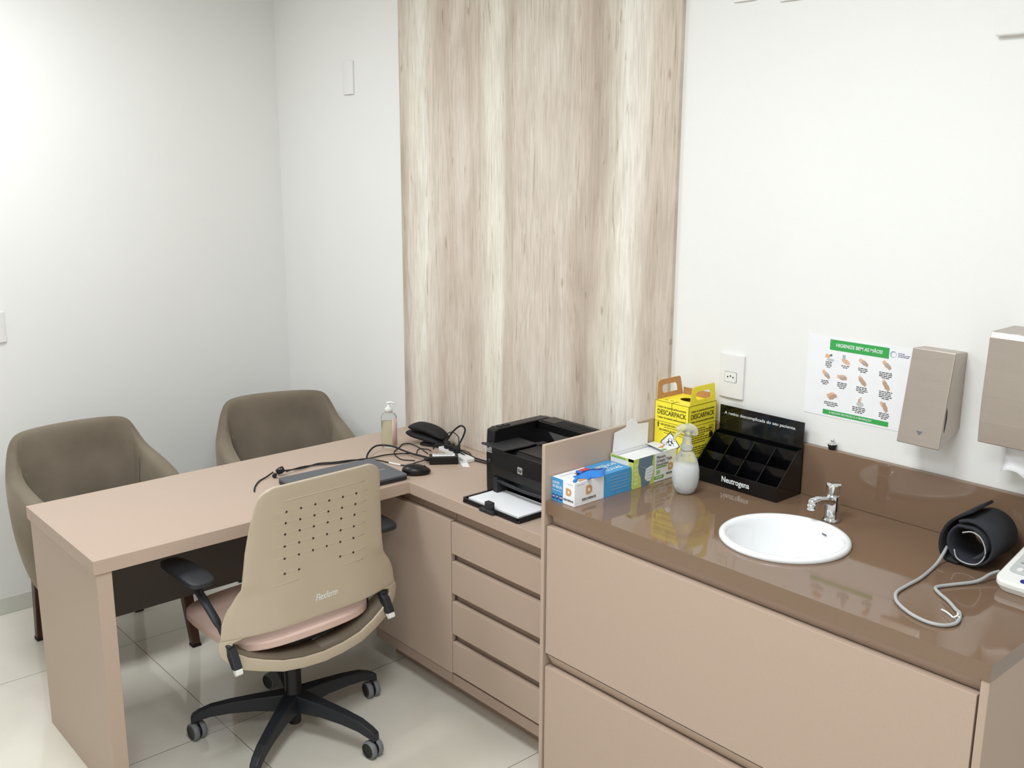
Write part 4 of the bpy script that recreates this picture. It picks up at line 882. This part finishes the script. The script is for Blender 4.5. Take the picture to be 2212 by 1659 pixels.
for k in range(5):
    a = math.radians(18 + 72 * k + 3) - (PI + .03)
    ca, sa = math.cos(a), math.sin(a); mtx = Matrix.Rotation(a, 4, 'Z')
    b = MB(); t = bmesh.new(); L = []
    for r_, zt, zb, wd in ((.015, .145, .085, .030), (.05, .142, .088, .028), (.12, .136, .092, .0225), (.20, .126, .088, .0195), (.262, .114, .080, .018), (.30, .098, .068, .017), (.322, .084, .060, .0155)):
        L.append([t.verts.new(p) for p in ((r_, -wd, zb), (r_, wd, zb), (r_, wd * .8, zt), (r_, -wd * .8, zt))])
    for p, q in zip(L, L[1:]):
        for i in range(4): t.faces.new((p[i], p[(i + 1) % 4], q[(i + 1) % 4], q[i]))
    t.faces.new(L[0]); t.faces.new(L[-1]); b.add(t, mtx); leg = b.build('base_leg', 'gun', OC, bevel=.004)
    cx, cy = .306 * ca, .306 * sa
    sw = (math.radians(8), math.radians(-4), math.radians(14), math.radians(6), math.radians(0))[k] - (PI + .03)
    cm = Matrix.Translation(Vector((cx, cy, .0295))) @ Matrix.Rotation(sw, 4, 'Z') @ Matrix.Rotation(PI / 2, 4, 'X')
    b = MB()
    for sgn in (-1, 1):
        prf = [(0, .004), (.022, .004), (.0282, .006), (.0288, .012), (.0282, .0195), (.0265, .0215)]
        b.lathe([(r, z * sgn) for r, z in prf], 28, (0, 0, 0), 0, cm, cap=False)
        b.lathe([(.0265, .0215 * sgn), (.0235, .0228 * sgn)], 28, (0, 0, 0), 0, cm, cap=False)
        b.lathe([(.0236, .0226 * sgn), (.020, .0215 * sgn), (0, .0230 * sgn)], 28, (0, 0, 0), 1, cm, cap=False); b.lathe([(.0239, .0035 * sgn), (.0239, .0085 * sgn)], 28, (0, 0, 0), 1, cm)
    b.lathe([(.0225, -.0045), (.0225, .0045)], 20, (0, 0, 0), 1, cm); b.cyl((cx, cy, .030), (cx, cy, .066), .007, mi=1)
    b.build('castor', ['greyrub', 'black'], leg, smooth=False)

# ------------------------------------------------------------------ armchairs
def armchair(loc, rz, label):
    T = thing('armchair', loc, label, 'armchair', rz=rz, group='olive-grey upholstered armchairs along the left wall')
    half = [(.165, .268, .654, .0, .070), (.10, .283, .664, .1, .076), (.02, .290, .676, .15, .078), (-.06, .288, .690, .2, .074), (-.115, .280, .706, .3, .068), (-.158, .265, .722, .5, .056), (-.190, .245, .775, .8, .046), (-.206, .220, .818, 1, .042), (-.219, .17, .829, 1, .040), (-.227, .09, .833, 1, .040), (-.230, 0, .834, 1, .040)]
    full = half + [(x, -y, z, w, th) for x, y, z, w, th in half[-2::-1]]
    t = bmesh.new(); R = []
    for i, (x, y, zt, w, th) in enumerate(full):
        a = full[max(0, i - 1)]; c = full[min(len(full) - 1, i + 1)]
        d = Vector((c[0] - a[0], c[1] - a[1], 0)).normalized(); nn = Vector((d.y, -d.x, 0))
        cen = Vector((-.02, 0, 0)); p = Vector((x, y, 0))
        if nn.dot(cen - p) < 0: nn = -nn          # nn points inward
        lean = w * .028
        def Q(off, z, sc=1.0, ln=0.0): 
            q = p * sc + nn * off; return t.verts.new((q.x - ln, q.y, z))
        fr_ = 1 if i in (0, len(full) - 1) else 0
        R.append([Q(.006, .255, .80), Q(.0, .34, .89), Q(-.002, .46, .96), Q(-.002, .56, .985, lean * .3), Q(0, zt - .030, 1, lean), Q(th * .16, zt - .006, 1, lean), Q(th * .5, zt, 1, lean), Q(th * .84, zt - .007, 1, lean * .9), Q(th, zt - .035, 1, lean * .7), Q(th * 1.12 + .006, .55, .985, lean * .2), Q(th + .012, .44, .96), Q(.05, .36, .92), Q(.040, .27, .82)])
    n = len(R[0])
    for a, c in zip(R, R[1:]):
        for k in range(n): t.faces.new((a[k], a[(k + 1) % n], c[(k + 1) % n], c[k]))
    for rg in (R[0], R[-1]):
        for k in range(n // 2): 
            q = [rg[k], rg[k + 1], rg[n - 2 - k], rg[n - 1 - k]]
            if len(set(q)) == 4: t.faces.new(q)
    for f in t.faces: f.smooth = True
    b = MB(); b.add(t); b.build('shell', 'velvet', T, smooth=True, sub=2)
    for sg in (1, -1):
        b = MB(); b.tube([(-.120, sg * .206, .690), (-.116, sg * .200, .62), (-.112, sg * .195, .50)], .0022, 6); b.build('seam_piping', 'velvet', T, smooth=True)
    b = MB(); t = bmesh.new(); bmesh.ops.create_cube(t, size=1); bmesh.ops.subdivide_edges(t, edges=t.edges, cuts=4, use_grid_fill=True)
    for v in t.verts:
        x, y, z = v.co * 2; rr = (abs(x) ** 6 + abs(y) ** 6) ** (1 / 6); m4 = max(abs(x), abs(y), 1e-6); s = m4 / max(rr, 1e-6) if rr > 1e-6 else 1
        v.co = Vector((.035 + x * s * .20, y * s * .195, .375 + z * .075 * (1 - .25 * max(abs(x), abs(y)) ** 6)))
    b.add(t); b.build('seat_cushion', 'velvet', T, smooth=True, sub=1)
    b = MB(); b.prism(rrect(-.185, .185, -.205, .205, .04), .245, .30); b.build('seat_base', 'velvet', T, bevel=.01)
    for x, y, tx, ty in ((-.218, .190, -.190, .178), (-.218, -.190, -.190, -.178), (.222, .236, .190, .212), (.222, -.236, .190, -.212)):
        b = MB(); t = bmesh.new(); L = []
        for z, r_, u in ((.010, .0155, 0), (.29, .021, 1)):
            cx = x + (tx - x) * u * .8; cy = y + (ty - y) * u * .8
            L.append([t.verts.new((cx + dx * r_, cy + dy * r_, z)) for dx, dy in ((-1, -1), (1, -1), (1, 1), (-1, 1))])
        for i in range(4): t.faces.new((L[0][i], L[0][(i + 1) % 4], L[1][(i + 1) % 4], L[1][i]))
        t.faces.new(L[0]); t.faces.new(L[1]); b.add(t); lg = b.build('leg', 'wood', T, bevel=.003)
        b = MB(); b.box(x - .017, x + .017, y - .017, y + .017, .0003, .011); b.build('foot_glide', 'rub', lg)
    return T
armchair((.545, -1.113, 0), 0, 'olive-grey upholstered armchair at far left, partly behind the desk end')
armchair((.600, -.350, 0), math.radians(-17), 'olive-grey upholstered armchair nearer the room corner, behind the desk')
